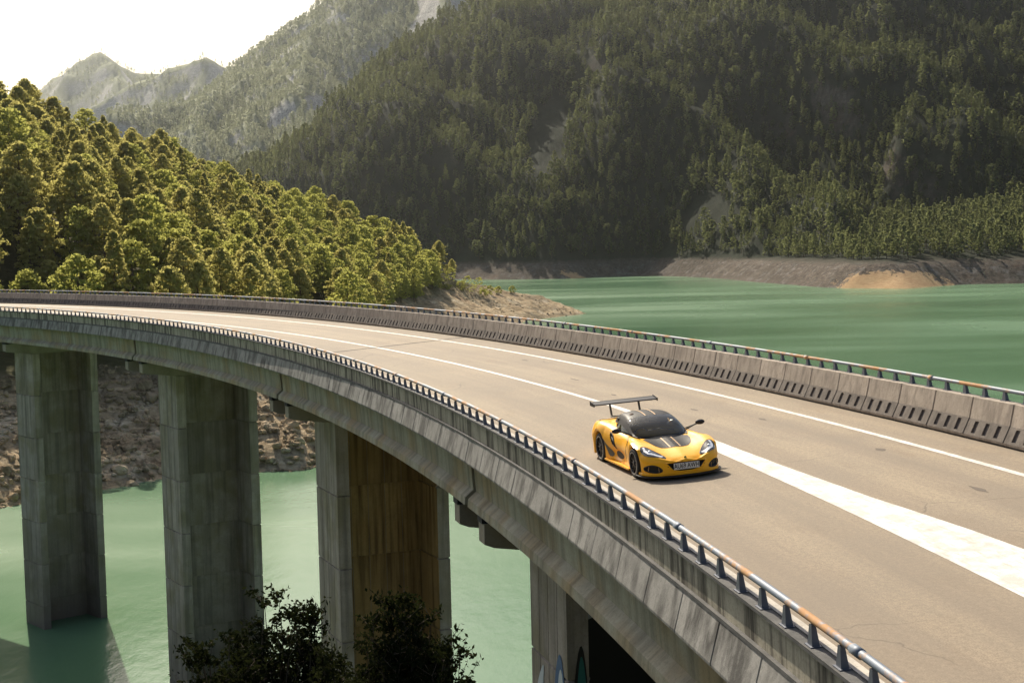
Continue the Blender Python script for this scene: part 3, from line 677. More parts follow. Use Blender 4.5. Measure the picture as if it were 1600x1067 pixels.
pts = scatter(z_near, -220, 50, 165, 640, 6.3, 21, -15.5, 1.5, thin=lambda X, Y, Z: ((X/Y*F_PX+800 < 685) & ((Z > -10.5) | (X/Y*F_PX+800 > 530))) | ((fbm(X, Y, 18, 91) > .12) & (Z > -9.5)))
# drop what lies deep behind the crest; sort by size in the picture
px_, py_, D_ = proj(pts+[0, 0, 11]); okv = (px_ > -20) & (px_ < 1000)
# simple visibility: march over the surface
vis = np.ones(len(pts), bool)
for t in np.linspace(.45, .985, 40):
    q_ = np.array([0, 0, CH])+(pts+[0, 0, 9]-[0, 0, CH])*t
    vis &= ~((q_[:, 1] > 150) & (z_near(q_[:, 0], q_[:, 1])+5 > q_[:, 2]))
rs = np.random.RandomState(4)
pick = rs.choice([0, 0, 1, 1, 2, 3, 3, 4, 5], len(pts)); pxr = pts[:, 0]/pts[:, 1]*F_PX+800
rd = (pxr > 430) & (rs.uniform(size=len(pts)) < .55); pick[rd] = rs.choice([4, 5], rd.sum())
scl = rs.uniform(.78, 1.28, len(pts)); scl = np.where(pxr > 690, scl*.55, scl); scl = np.where(pxr > 720, scl*.8, scl); rot = rs.uniform(0, 6.28, len(pts))
size = scl/pts[:, 1]*(vis & okv)
order = np.argsort(-size)[:300]; ind = set(order.tolist())
KL = {'pine': 'round-topped yellow-green pine', 'cone': 'pointed yellow-green conifer', 'round': 'bushy bright green tree'}
print('near trees', len(pts))
xb = [(60, 'at the far left edge'), (150, 'above the leftmost pier'), (250, 'above the first gap between piers'), (345, 'above the second pier'), (440, 'just right of the second pier'), (530, 'above the third pier'), (610, 'towards the right end'), (690, 'at the steep right end')]
for i in order:
    cm, tm, sh, H = pines[pick[i]]; hp = py_[i]; X_ = px_[i]
    wx = next((t_ for lim, t_ in xb if X_ < lim), '')
    if pxr[i] > 685: wx, wy = 'alone on the bare rocky point', ''
    else:
        wy = 'just over the barrier' if hp > 400 else 'low on the hill' if hp > 340 else 'half way up the hill' if hp > 270 else 'high on the hill' if hp > 200 else 'by the hilltop'
    where = (wy+' '+wx).strip(); szw = 'tall ' if scl[i] > 1.12 else 'small ' if scl[i] < .92 else ''
    nm = 'pine_tree' if sh != 'round' else 'broadleaf_tree'
    e_ = empty(nm, pts[i], szw+KL[sh]+' '+where, 'tree', 'trees of the sunlit wood'); e_.rotation_euler = (0, 0, rot[i]); e_.scale = (scl[i],)*3
    for n_, me_ in (('crown', cm), ('trunk', tm)):
        o = bpy.data.objects.new(n_, me_); COL.objects.link(o); o.parent = e_
rest = np.array([i for i in range(len(pts)) if i not in ind])
pro = [hidden_obj('p', merged(a, b, 'whole_tree')) for a, b, _, _ in pines]
stuff_gn('hill_wood', 'the rest of the sunlit wood on the left hill', pts[rest], scl[rest].astype(np.float32), rot[rest].astype(np.float32), pro, idx=pick[rest].astype(np.int32))
# mountain forest
fp = []
for i in range(6):
    H = [13, 15, 12, 11, 14, 10][i]; sh = ['pine', 'cone', 'pine', 'round', 'cone', 'round'][i]; RR = [3.3, 3.0, 3.2, 3.5, 2.8, 3.3][i]
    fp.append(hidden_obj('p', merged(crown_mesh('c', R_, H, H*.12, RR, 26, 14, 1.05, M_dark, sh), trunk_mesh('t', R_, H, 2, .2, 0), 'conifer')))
cliffs = [(862, 185, 1600, 26), (845, 235, 1550, 26), (1118, 330, 1200, 22), (1075, 345, 1180, 15), (1097, 140, 1520, 16), (690, 250, 1500, 14), (1190, 60, 1600, 10), (830, 250, 1520, 10)]
CL = [(W(a, b, c)[0], a, b, r) for a, b, c, r in cliffs]
def thin_r(X, Y, Z):
    px, py, D = proj(np.stack([X, Y, Z+5], 1)); k = np.ones(len(X), bool)
    for _, a, b, r in CL: k &= np.hypot(px-a, (py-b)*.55) > r*(1+.9*fbm(X, Y, 20, 95))
    return k & (fbm(X, Y, 60, 96) > -.62)
pr = scatter(z_right, -420, 880, 780, 2050, 7.6, 31, -9.8, 4.0, thin=thin_r)
print('mountain trees', len(pr))
rs = np.random.RandomState(8)
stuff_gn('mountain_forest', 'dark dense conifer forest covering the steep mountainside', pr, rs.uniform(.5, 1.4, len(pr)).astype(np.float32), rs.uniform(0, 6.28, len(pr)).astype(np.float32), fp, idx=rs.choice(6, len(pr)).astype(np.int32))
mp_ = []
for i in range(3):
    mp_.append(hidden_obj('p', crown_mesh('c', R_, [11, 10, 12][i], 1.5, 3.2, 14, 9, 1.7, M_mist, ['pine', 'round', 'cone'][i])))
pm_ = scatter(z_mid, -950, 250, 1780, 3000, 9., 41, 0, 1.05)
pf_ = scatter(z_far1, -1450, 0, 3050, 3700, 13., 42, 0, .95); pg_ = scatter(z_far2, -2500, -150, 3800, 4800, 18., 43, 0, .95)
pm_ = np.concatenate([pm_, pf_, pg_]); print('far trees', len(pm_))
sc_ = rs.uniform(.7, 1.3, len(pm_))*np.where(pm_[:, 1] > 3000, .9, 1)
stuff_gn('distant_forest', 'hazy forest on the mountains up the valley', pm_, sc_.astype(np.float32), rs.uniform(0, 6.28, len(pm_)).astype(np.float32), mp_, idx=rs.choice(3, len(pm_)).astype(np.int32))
# ------------------------------------------------------------------ the sports car
q = N('car paint yellow'); q.P(Base_Color=(.97, .46, .003), Roughness=.4); q.p.inputs['Specular IOR Level'].default_value = .25; q.p.inputs['Coat Weight'].default_value = .4; q.p.inputs['Coat Roughness'].default_value = .04
q.p.inputs['Metallic'].default_value = 0.; C_yel = q.m
q = N('car gloss black'); q.P(Base_Color=(.014, .012, .012), Roughness=.5); q.p.inputs['Specular IOR Level'].default_value = .16; q.p.inputs['Coat Weight'].default_value = .04; q.p.inputs['Coat Roughness'].default_value = .06; C_blk = q.m
C_mat = plain('car matt black plastic', (.018, .018, .018), .6); C_grille = plain('car grille mesh dark', (.03, .028, .02), .7); C_car = plain('carbon wing', (.045, .045, .05), .35, ) if 0 else plain('carbon wing', (.035, .035, .04), .55); C_car.node_tree.nodes['Principled BSDF'].inputs['Specular IOR Level'].default_value = .15
C_str = plain('pinstripe gold', (.62, .40, .20), .4); C_tyre = plain('tyre rubber', (.016, .016, .016), .8); C_rim = plain('wheel black alloy', (.03, .03, .032), .35, .6)
C_sil = plain('bright lip metal', (.55, .55, .55), .3, .9); C_lamp = plain('lamp chrome white', (.75, .77, .80), .25, .3); C_lampd = plain('lamp dark housing', (.05, .055, .065), .25)
C_plate = plain('number plate white', (.72, .70, .64), .5); C_seat = plain('seat black', (.02, .02, .02), .7); C_badge = plain('badge yellow green', (.30, .32, .05), .3)
q = N('car glass'); q.t.nodes.remove(q.p)
gl = q.n('BsdfGlossy', i_Color=(.9, .95, 1.), i_Roughness=.03); tp = q.n('BsdfTransparent', i_Color=(.34, .38, .38)); fr = q.n('Fresnel', i_IOR=1.3); mx = q.n('MixShader', i_0=fr.outputs[0])
q.t.links.new(tp.outputs[0], mx.inputs[1]); q.t.links.new(gl.outputs[0], mx.inputs[2]); q.t.links.new(mx.outputs[0], q.out.inputs[0]); C_gls = q.m
HDG = .232; Fv = np.array([math.sin(HDG), -math.cos(HDG)]); Rv = np.array([math.cos(HDG), math.sin(HDG)])
fa = np.array([2.575, 30.80])+Rv*.885          # ground point under the front axle
co_ = fa-Fv*1.185
xx = Vector((Fv[0], Fv[1], 0)); yy = Vector((Rv[0], Rv[1], .0575)).normalized(); xx = (xx - yy*xx.dot(yy)).normalized(); zz = xx.cross(yy)
zc_ = -.090
CM = (Matrix((xx, yy, zz)).transposed() @ Matrix.Diagonal((1.045, 1.05, 1.04))).to_4x4(); CM.translation = (co_[0], co_[1], zc_)
car = bpy.data.objects.new('sports_car', None); COL.objects.link(car); car.matrix_world = CM
tag(car, 'low yellow sports car with black roof and tall rear wing driving towards the camera', 'car')
def itab(x, t):
    xs = [a[0] for a in t]; ys = [a[1] for a in t]
    # smooth monotone-ish interpolation through a cosine blend
    return np.interp(x, xs, ys)
def smooth_tab(t, n=400, w_=7):
    xs = np.linspace(t[0][0], t[-1][0], n); ys = np.interp(xs, [a[0] for a in t], [a[1] for a in t])
    k = np.ones(w_*2+1)/(w_*2+1); yp = np.pad(ys, w_, mode='edge'); ys2 = np.convolve(yp, k, 'valid'); ys2[0] = ys[0]; ys2[-1] = ys[-1]
    return lambda x: np.interp(x, xs, ys2)
XF, XR = 1.185, -1.185
f_zc = smooth_tab([(-2.08, .66), (-2.0, .80), (-1.8, .87), (-1.2, .90), (-.6, .86), (.2, .80), (.62, .735), (1.0, .675), (1.35, .60), (1.65, .535), (1.85, .478), (1.95, .44), (2.0, .405)])
f_zs = smooth_tab([(-2.08, .60), (-2.0, .76), (-1.75, .86), (-1.25, .90), (-.85, .86), (-.35, .765), (.2, .74), (.75, .735), (1.12, .715), (1.4, .655), (1.65, .56), (1.82, .478), (1.93, .43), (2.0, .395)])
f_ys = smooth_tab([(-2.08, .50), (-1.9, .60), (-1.25, .70), (-.6, .67), (0, .66), (.7, .66), (1.12, .69), (1.5, .67), (1.75, .60), (1.9, .46), (2.0, .25)])
f_w = smooth_tab([(-2.08, .62), (-1.95, .80), (-1.65, .88), (-1.2, .90), (-.8, .865), (-.35, .80), (.2, .79), (.65, .82), (1.15, .865), (1.5, .85), (1.68, .80), (1.82, .70), (1.93, .54), (2.0, .34)])
f_zm = smooth_tab([(-2.08, .5), (-1.6, .62), (-1.2, .66), (-.6, .52), (.1, .46), (.7, .52), (1.15, .58), (1.5, .47), (1.8, .36), (2.0, .26)])
def f_zl(x):
    z = .135+.06*np.clip((-x-1.75)/.3, 0, 1)
    for xw, R, zw_ in ((XF, .365, .30), (XR, .38, .315)):
        u = np.abs(x-xw); z = np.maximum(z, np.where(u < R, zw_+np.sqrt(np.clip(R*R-u*u, 0, None)), 0))
    return z
def cmr(P, n):
    P = np.array(P); P_ = np.vstack([2*P[0]-P[1], P, 2*P[-1]-P[-2]]); out = []
    segs = len(P)-1
    for t in np.linspace(0, segs-1e-6, n):
        i = int(t); f = t-i; a, b, c, d = P_[i:i+4]
        out.append(.5*((2*b)+(-a+c)*f+(2*a-5*b+4*c-d)*f*f+(-a+3*b-3*c+d)*f**3))
    return np.array(out)
def body_section(x):
    zc, zs, ys, w_, zm, zl = f_zc(x), f_zs(x), f_ys(x), f_w(x), f_zm(x), float(f_zl(np.array([x]))[0])
    zm = max(zm, zl+.06); zm = min(zm, zs-.03)
    # waist: side intake pulls the flank in ahead of the rear wheel
    tuck = .10*math.exp(-((x+.15)/.42)**2)
    dip = .018 if x > .5 else .0
    P = [(0, zc), (.40*ys, zc-.006-dip), (.78*ys, max(zc-.05, zs-.035) if x > .3 else (zc+zs)/2-.01), (ys, zs), (ys+(w_-ys)*.62, zs-(zs-zm)*.22), (w_, zm), (w_-.01-tuck, zl+(zm-zl)*.45), (w_-.015-tuck*.2, zl)]
    return P
st_x = np.unique(np.concatenate([np.linspace(-2.08, 1.9, 200), np.linspace(1.9, 2.0, 12)]))
NS = 34
V = []
for x in st_x:
    h = cmr(body_section(x), NS); lip = [(h[-1][0]-.05, h[-1][1]), (h[-1][0]-.22, h[-1][1]+.01)]
    half = [tuple(p) for p in h]+lip
    # plan curvature of nose: push forward centre
    full = [(-y, z) for y, z in half[::-1][:-1]]+half
    for y, z in full: V.append((x, y, z))
m = len(V)//len(st_x); Fc = []
for i in range(len(st_x)-1):
    for j in range(m-1): Fc.append((i*m+j, i*m+j+1, (i+1)*m+j+1, (i+1)*m+j))
k = (len(st_x)-1)*m
base_ = [V[k+j] for j in range(m)]; prev = k
for sc_n in (.86, .72, .58, .44, .30, .15):
    nb = len(V)
    for p in base_: V.append((2.0+.012*(1-sc_n), p[1]*sc_n, .27+(p[2]-.27)*sc_n))
    for j in range(m-1): Fc.append((prev+j, prev+j+1, nb+j+1, nb+j))
    Fc.append((prev+m-1, prev, nb, nb+m-1)); prev = nb
Fc.append(tuple(range(prev, prev+m)))
Fc.append(tuple(range(0, m))[::-1])
BV = BVHTree.FromPolygons([Vector(v_) for v_ in V], Fc, all_triangles=False)
def hit(p, direction):
    """cast from outside along direction onto the body"""
    d = Vector(direction).normalized(); o_ = Vector(p)-d*4
    r = BV.ray_cast(o_, d); return (r[0], r[1]) if r[0] is not None else (None, None)
def to3(view, a, b):
    return {'front': ((0, a, b), (-1, 0, 0)), 'top': ((a, b, 0), (0, 0, -1)), 'oblique': ((-b*.7071, a, b*.7071), (-.7071, 0, -.7071)), 'right': ((a, 0, b), (0, 1, 0)), 'left': ((a, 0, b), (0, -1, 0))}[view]
def dens(poly, n):
    out = []; L = len(poly)
    for i in range(L):
        a = poly[i]; b = poly[(i+1) % L]
        for t in range(n): out.append((a[0]+(b[0]-a[0])*t/n, a[1]+(b[1]-a[1])*t/n))
    return out
def rnd_poly(poly, it=2):
    for _ in range(it):
        out = []
        for i in range(len(poly)):
            a = poly[i]; b = poly[(i+1) % len(poly)]
            out += [(a[0]*.75+b[0]*.25, a[1]*.75+b[1]*.25), (a[0]*.25+b[0]*.75, a[1]*.25+b[1]*.75)]
        poly = out
    return poly
def pip(p, poly):
    c = False
    for i in range(len(poly)):
        (x1, y1), (x2, y2) = poly[i], poly[(i+1) % len(poly)]
        if (y1 > p[1]) != (y2 > p[1]) and p[0] < (x2-x1)*(p[1]-y1)/(y2-y1)+x1: c = not c
    return c
holes = []
def skin(name, poly, view, mat, off=.004, rings=5, depth=0., parent=None, dn=4):
    """a shaped panel lying on the body; depth>0 sinks it into the body like an intake"""
    poly = dens(poly, dn); cx = sum(p[0] for p in poly)/len(poly); cy_ = sum(p[1] for p in poly)/len(poly)
    V2 = []; n = len(poly); Fq = []
    for r in range(rings+1):
        t = 1-r/rings
        for (a, b) in poly:
            p, d = to3(view, cx+(a-cx)*t, cy_+(b-cy_)*t); h, nn = hit(p, d)
            if h is None:
                h = Vector(V2[-1]) if V2 else Vector(p); nn = -Vector(d)
                V2.append(tuple(h)); continue
            if depth and r > 0: h = h+Vector(d)*depth*(1 if r > 1 else .9)
            V2.append(tuple(h-Vector(d)*off))
    for r in range(rings):
        for i in range(n): Fq.append((r*n+i, r*n+(i+1) % n, (r+1)*n+(i+1) % n, (r+1)*n+i))
    return mesh(name, V2, Fq, parent or car, mat, True)
def rim_strip(name, poly, view, mat, r=.010, parent=None, off=.0, dn=3, close=True):
    pts = []
    for a, b in dens(poly, dn):
        p, d = to3(view, a, b); h, _ = hit(p, d)
        if h is not None: pts.append(h-Vector(d)*off)
    if close: pts.append(pts[0]); pts.append(pts[1])
    Vt, Ft = tube(pts, r, 6); return mesh(name, Vt, Ft, parent or car, mat, True)
# shapes (front view: y, z)
mouth = rnd_poly([(-.44, .375), (.44, .375), (.40, .33), (.27, .175), (-.27, .175), (-.40, .33)], 1)
def side_in(s): return rnd_poly([(s*.47, .20), (s*.56, .30), (s*.70, .335), (s*.80, .27), (s*.78, .20), (s*.62, .165)], 2)
def lamp_poly(s): return rnd_poly([(s*.775, -.54), (s*.70, -.53), (s*.63, -.575), (s*.49, -.737), (s*.35, -.965), (s*.42, -.985), (s*.58, -.94), (s*.74, -.84), (s*.79, -.69)], 1)
def scoop(s): return rnd_poly([(-.60, .735), (-.44, .70), (-.30, .60), (-.17, .42), (-.24, .37), (-.38, .46), (-.50, .60)], 1)
cut = [('front', mouth), ('front', side_in(-1)), ('front', side_in(1)), ('right', scoop(0)), ('left', scoop(0))]
keep = []
for f in Fc:
    c_ = [sum(V[i][a] for i in f)/len(f) for a in range(3)]; bad = False
    for view, pl in cut:
        if view == 'front' and c_[0] > 1.4 and pip((c_[1], c_[2]), pl): bad = True
        if view == 'right' and c_[1] < -.5 and pip((c_[0], c_[2]), pl): bad = True
        if view == 'left' and c_[1] > .5 and pip((c_[0], c_[2]), pl): bad = True
    if not bad: keep.append(f)
mesh('body', V, keep, car, C_yel, True)
skin('grille', mouth, 'front', C_mat, .0, 5, .10)
rim_strip('grille_surround', mouth, 'front', C_yel, .013, None, .0)
for s in (-1, 1):
    skin('intake', side_in(s), 'front', C_grille, .0, 5, .07); rim_strip('intake_surround', side_in(s), 'front', C_mat, .012)
    bl = [(s*.555, .185), (s*.565, .30)]; rim_strip('intake_blade', bl, 'front', C_str, .006, None, .0, 4, False)
    bl = [(s*.735, .21), (s*.725, .31)]; rim_strip('intake_blade', bl, 'front', C_str, .008, None, .0, 4, False)
    lp = lamp_poly(s); hl = skin('headlight', lp, 'oblique', C_lampd, .004, 5)
    P1 = [(.735, -.565), (.745, -.70), (.70, -.81), (.56, -.90), (.44, -.945)]
    V2 = []
    for t in np.linspace(0, 4, 17):
        i = min(int(t), 3); f_ = t-i; a = P1[i][0]*(1-f_)+P1[i+1][0]*f_; b = P1[i][1]*(1-f_)+P1[i+1][1]*f_
        for o_ in (0, .06):
            aa = a-o_*.75; bb = b+o_*(.75 if t > 1 else .2); p_, d_ = to3('oblique', s*aa, bb); h, _ = hit(p_, d_); V2.append(tuple(h-Vector(d_)*.010))
    mesh('running_light', V2, [(2*i, 2*i+1, 2*i+3, 2*i+2) for i in range(16)], hl, C_lamp, True)
    p_, d_ = to3('oblique', s*.64, -.74); h, _ = hit(p_, d_); Vt, Ft = tube([h+Vector((-.01, 0, -.01)), h+Vector((.016, 0, .012))], .032, 12); mesh('projector', Vt, Ft, hl, C_lamp, True)
    rim_strip('headlight_surround', lp, 'oblique', C_mat, .009, hl)
    sc = skin('side_scoop', scoop(0), 'left' if s > 0 else 'right', C_mat, .0, 4, .08)
    rim_strip('scoop_lip', scoop(0)[:6], 'left' if s > 0 else 'right', C_mat, .010, sc, .003, 3, False)
    skin('rear_quarter_vent', rnd_poly([(-.86, .57), (-.76, .50), (-.44, .29), (-.46, .20), (-.64, .20), (-.74, .36)], 1), 'left' if s > 0 else 'right', plain('vent grey', (.12, .11, .08), .6), .004, 4)
    rim_strip('door_seam', [(.62, .74), (.60, .50), (.50, .22)], 'left' if s > 0 else 'right', C_mat, .0035, None, .0, 8, False)
# bonnet panel, stripes
bon = rnd_poly([(.70, -.50), (1.05, -.47), (1.32, -.36), (1.40, -.15), (1.41, 0), (1.40, .15), (1.32, .36), (1.05, .47), (.70, .50), (.62, 0)], 1)
bp = skin('bonnet_panel', bon, 'top', C_blk, .005, 8)
for s in (-1, 1):
    for nm, x0, x1, y0 in (('stripe', .70, 1.40, .11),):
        V2 = []
        for x in np.linspace(x0, x1, 12):
            for yy_ in (s*y0-.014, s*y0+.014):
                h, _ = hit((x, yy_, 0), (0, 0, -1)); V2.append(tuple(h+Vector((0, 0, .009))))
        mesh(nm, V2, [(2*i, 2*i+1, 2*i+3, 2*i+2) for i in range(11)], bp, C_str)
h, _ = hit((2.5, 0, .44), (-1, 0, 0)); 
Vt, Ft = tube([h+Vector((-.01, 0, 0)), h+Vector((.008, 0, .004))], .028, 12); mesh('badge', Vt, Ft, car, C_badge, True)
# number plate, gently standing proud of the mouth
bm = bmesh.new(); box(bm, 1.990, 2.006, -.272, .272, .215, .345); pl = bm_obj('number_plate', bm, car, C_plate, False, .002)
tc = bpy.data.curves.new('plate_text', 'FONT'); tc.body = 'AU69 AWH'; tc.size = .140; tc.align_x = 'CENTER'; tc.align_y = 'CENTER'; tc.offset = .0012; tc.extrude = .001; tc.space_character = 1.02
_tmp = bpy.data.objects.new('tmp', tc); COL.objects.link(_tmp); bpy.context.view_layer.update()
_me = bpy.data.meshes.new_from_object(_tmp.evaluated_get(bpy.context.evaluated_depsgraph_get())); bpy.data.objects.remove(_tmp)
to_ = link('plate_lettering', _me, pl, None); _me.materials.clear(); _me.materials.append(plain('plate black ink', (.008, .008, .008), .6))
to_.matrix_local = Matrix(((0, 0, 1, 2.010), (.74, 0, 0, 0), (0, 1, 0, .281), (0, 0, 0, 1)))
# splitter
bm = bmesh.new(); P = [(1.35, -.90), (1.60, -.885), (1.80, -.80), (1.95, -.60), (2.04, -.3), (2.06, 0), (2.04, .3), (1.95, .60), (1.80, .80), (1.60, .885), (1.35, .90)]
prism(bm, P+[(1.35, .5), (1.35, -.5)], 2, .075, .098); bm_obj('front_splitter', bm, car, C_mat)
bm = bmesh.new(); P = [(1.4, -.84), (1.62, -.825), (1.79, -.74), (1.92, -.55), (1.99, -.27), (2.0, 0), (1.99, .27), (1.92, .55), (1.79, .74), (1.62, .825), (1.4, .84)]
prism(bm, P, 2, .10, .16); bm_obj('lower_lip', bm, car, C_yel, False, .008)
for s in (-1, 1):
    bm = bmesh.new(); prism(bm, [(.82, s*.86), (-.80, s*.88), (-.80, s*.70), (.82, s*.70)], 2, .10, .135); bm_obj('side_skirt', bm, car, C_yel)
# underbody, wheel wells
bm = bmesh.new(); box(bm, -1.98, 1.60, -.56, .56, .11, .40); box(bm, -.80, .80, -.72, .72, .12, .48); bm_obj('underbody', bm, car, C_mat)
# wheels
def wheel(x, s, R, wd):
    root = bpy.data.objects.new('wheel', None); COL.objects.link(root); root.parent = car; root.location = (x, s*(.865-wd/2), R)
    if x > 0: root.rotation_euler = (0, 0, 0)
    def lathe(prof, nm, mat, n=40):
        Vv = []; Fv_ = []
        for r, y in prof:
            for k_ in range(n): Vv.append((r*math.cos(2*PI*k_/n), s*y, r*math.sin(2*PI*k_/n)))
        for i in range(len(prof)-1):
            for k_ in range(n): Fv_.append((i*n+k_, i*n+(k_+1) % n, (i+1)*n+(k_+1) % n, (i+1)*n+k_))
        return mesh(nm, Vv, Fv_, root, mat, True)
    h = wd/2
    lathe([(R-.075, -h), (R-.02, -h), (R, -h+.02), (R, h-.02), (R-.012, h-.004), (R-.07, h), (R-.072, h-.01)], 'tyre', C_tyre)
    rr_ = lathe([(R-.070, h+.001), (R-.082, h+.002), (R-.088, h-.02), (R-.10, -h+.02)], 'rim', C_rim)
    lathe([(R-.068, h+.002), (R-.080, h+.004)], 'rim_edge', C_sil)
    lathe([(.165, h-.10), (.165, h-.085), (.05, h-.085)], 'brake_disc', plain('brake disc steel', (.22, .21, .2), .4, .8), 28)
    bm = bmesh.new()
    for k_ in range(10):
        a = 2*PI*k_/10
        vs_ = box(bm, .045, R-.085, h-.05, h-.022, -.011, .011)
        bmesh.ops.rotate(bm, verts=vs_, cent=(0, 0, 0), matrix=Matrix.Rotation(a, 3, 'Y'))
    if s < 0:
        bmesh.ops.scale(bm, vec=(1, -1, 1), verts=bm.verts)
    bm_obj('spokes', bm, root, C_rim)
    Vt, Ft = tube([(0, s*(h-.06), 0), (0, s*(h-.012), 0)], .055, 16); mesh('hub', Vt, Ft, root, C_rim, True)
for s in (-1, 1): wheel(XF, s, .300, .205); wheel(XR, s, .318, .255)
# greenhouse: loft in (station, section) with panes split out by their rows and columns
cab = [(.82, .70, .48, .40), (.72, .765, .56, .51), (.52, .86, .62, .56), (.30, .955, .65, .56), (.08, 1.03, .665, .54), (-.10, 1.075, .67, .52), (-.22, 1.098, .67, .505), (-.40, 1.118, .665, .485), (-.62, 1.122, .66, .47), (-.85, 1.105, .63, .44), (-1.10, 1.06, .57, .40), (-1.40, .98, .48, .34), (-1.70, .90, .38, .28)]
cab_t = [np.array([c_[0] for c_ in cab])]+[np.array([c_[i] for c_ in cab]) for i in (1, 2, 3)]
rows = np.linspace(0, 12, 61); cols = 25
CVt = []
for r in rows:
    i = min(int(r), 11); f_ = r-i
    def cr1(A):
        p0, p1, p2, p3 = A[max(i-1, 0)], A[i], A[i+1], A[min(i+2, 12)]
        return .5*((2*p1)+(-p0+p2)*f_+(2*p0-5*p1+4*p2-p3)*f_*f_+(-p0+3*p1-3*p2+p3)*f_**3)
    x, zt, wb, wt = cr1(cab_t[0]), cr1(cab_t[1]), cr1(cab_t[2]), cr1(cab_t[3])
    zb = .66
    hs = cmr([(0, zt), (.5*wt, zt-.010), (.85*wt, zt-.035), (wt, zt-.075), ((wt+wb)/2+.012, (zt-.075+.74)/2+.0), (wb, .74), (wb+.01, zb)], 13)
    half = [(y, max(z, .60)) for y, z in hs]
    full = [(-y, z) for y, z in half[::-1][:-1]]+half
    for y, z in full:
        bow = .42*y*y*np.clip((x+.5)/1.0, 0, 1)
        CVt.append((x-bow, y, z))
def cab_part(name, r0, r1, c0, c1, mat, off=0., parent=None):
    idx = {}; VV = []; FF = []
    for r in range(r0, r1+1):
        for c in range(c0, c1+1): idx[(r, c)] = len(VV); VV.append(CVt[r*cols+c])
    for r in range(r0, r1):
        for c in range(c0, c1): FF.append((idx[(r, c)], idx[(r, c+1)], idx[(r+1, c+1)], idx[(r+1, c)]))
    return mesh(name, VV, FF, parent or car, mat, True)
# columns 0..24; centre 12; roof spans 6..18
RW0, RW1 = 3, 25
cab_part('scuttle', 0, RW0, 4, 20, C_mat)
ws = cab_part('windscreen', RW0, RW1, 6, 18, C_gls)
cab_part('roof_panel', RW1, 60, 4, 20, C_blk)
for a, b, s in ((4, 6, -1), (18, 20, 1)): cab_part('screen_pillar', RW0, RW1, a, b, C_blk)
for a, b in ((0, 4), (20, 24)):
    # side window between the screen pillar and the rear pillar, waist trim below
    c0, c1 = (2, 4) if a == 0 else (20, 22)
    cab_part('side_window', 14, 40, c0, c1, C_gls)
    cab_part('rear_pillar', 41, 60, a, b, C_yel)
    cab_part('front_corner', 3, 14, a, b, C_blk)
    cab_part('waist_trim', 14, 41, 0 if a == 0 else 22, 2 if a == 0 else 24, C_mat)
for s in (-1, 1):
    V2 = []
    for r in range(RW1, 56):
        p = CVt[r*cols+12]; zt = p[2]
        for yy_ in (s*.11-.014, s*.11+.014): V2.append((p[0], yy_, zt-.001+.004))
    n = len(V2)//2; mesh('roof_stripe', V2, [(2*i, 2*i+1, 2*i+3, 2*i+2) for i in range(n-1)], car, C_str)
# cabin interior
bm = bmesh.new(); box(bm, -.70, .60, -.58, .58, .30, .34); box(bm, -.74, -.66, -.55, .55, .3, 1.0); box(bm, .36, .62, -.52, .52, .60, .72); bm_obj('cabin_tub', bm, car, C_seat)
for s in (-1, 1):
    bm = bmesh.new(); prism(bm, [(-.62, .36), (-.10, .36), (-.10, .44), (-.42, .47), (-.60, .98), (-.68, .98)], 1, s*.33-.21, s*.33+.21)
    for v_ in bm.verts: pass
    so = bm_obj('seat', bm, car, C_seat, False, .015)
    bm = bmesh.new(); box(bm, -.55, .45, s*.60-.01, s*.60+.01, .45, .72); bm_obj('door_card', bm, car, C_yel)
tp_ = [(.20+.05*math.sin(t)*.4, -.33+.16*math.cos(t), .72+.15*math.sin(t)) for t in np.linspace(0, 2*PI, 21)]
Vt, Ft = tube(tp_, .014, 6); mesh('steering_wheel', Vt, Ft, car, C_mat, True)
bm = bmesh.new(); box(bm, -.02, .0, -.12, .12, .985, 1.03); bm_obj('rear_view_mirror', bm, car, C_mat, False, .008)
# wiper, door mirrors
Vt, Ft = tube([(.52, .30, .80), (.50, 0, .862), (.50, -.26, .84)], .010, 5); mesh('wiper', Vt, Ft, car, C_mat)
for s in (-1, 1):
    Vt, Ft = tube([(.42, s*.60, .76), (.42, s*.78, .84), (.40, s*.90, .87)], .016, 6); st = mesh('mirror_stalk', Vt, Ft, car, C_mat, True)
    Vt, Ft = tube([(.30, s*.62, .77), (.38, s*.80, .84)], .012, 6); mesh('mirror_brace', Vt, Ft, st, C_mat, True)
    bm = bmesh.new(); bmesh.ops.create_icosphere(bm, subdivisions=3, radius=1)
    for v_ in bm.verts:
        v_.co = Vector((.40+v_.co.x*.055-(.0 if v_.co.x > 0 else .0), s*.93+v_.co.y*.105, .885+v_.co.z*.055))
    bm_obj('door_mirror', bm, st, C_car, True)
# engine cover and tail
bm = bmesh.new(); 
for i in range(5): box(bm, -1.50-.11*i, -1.43-.11*i, -.34, .34, .925-.016*i, .945-.016*i)
bm_obj('engine_cover_louvres', bm, car, C_mat)
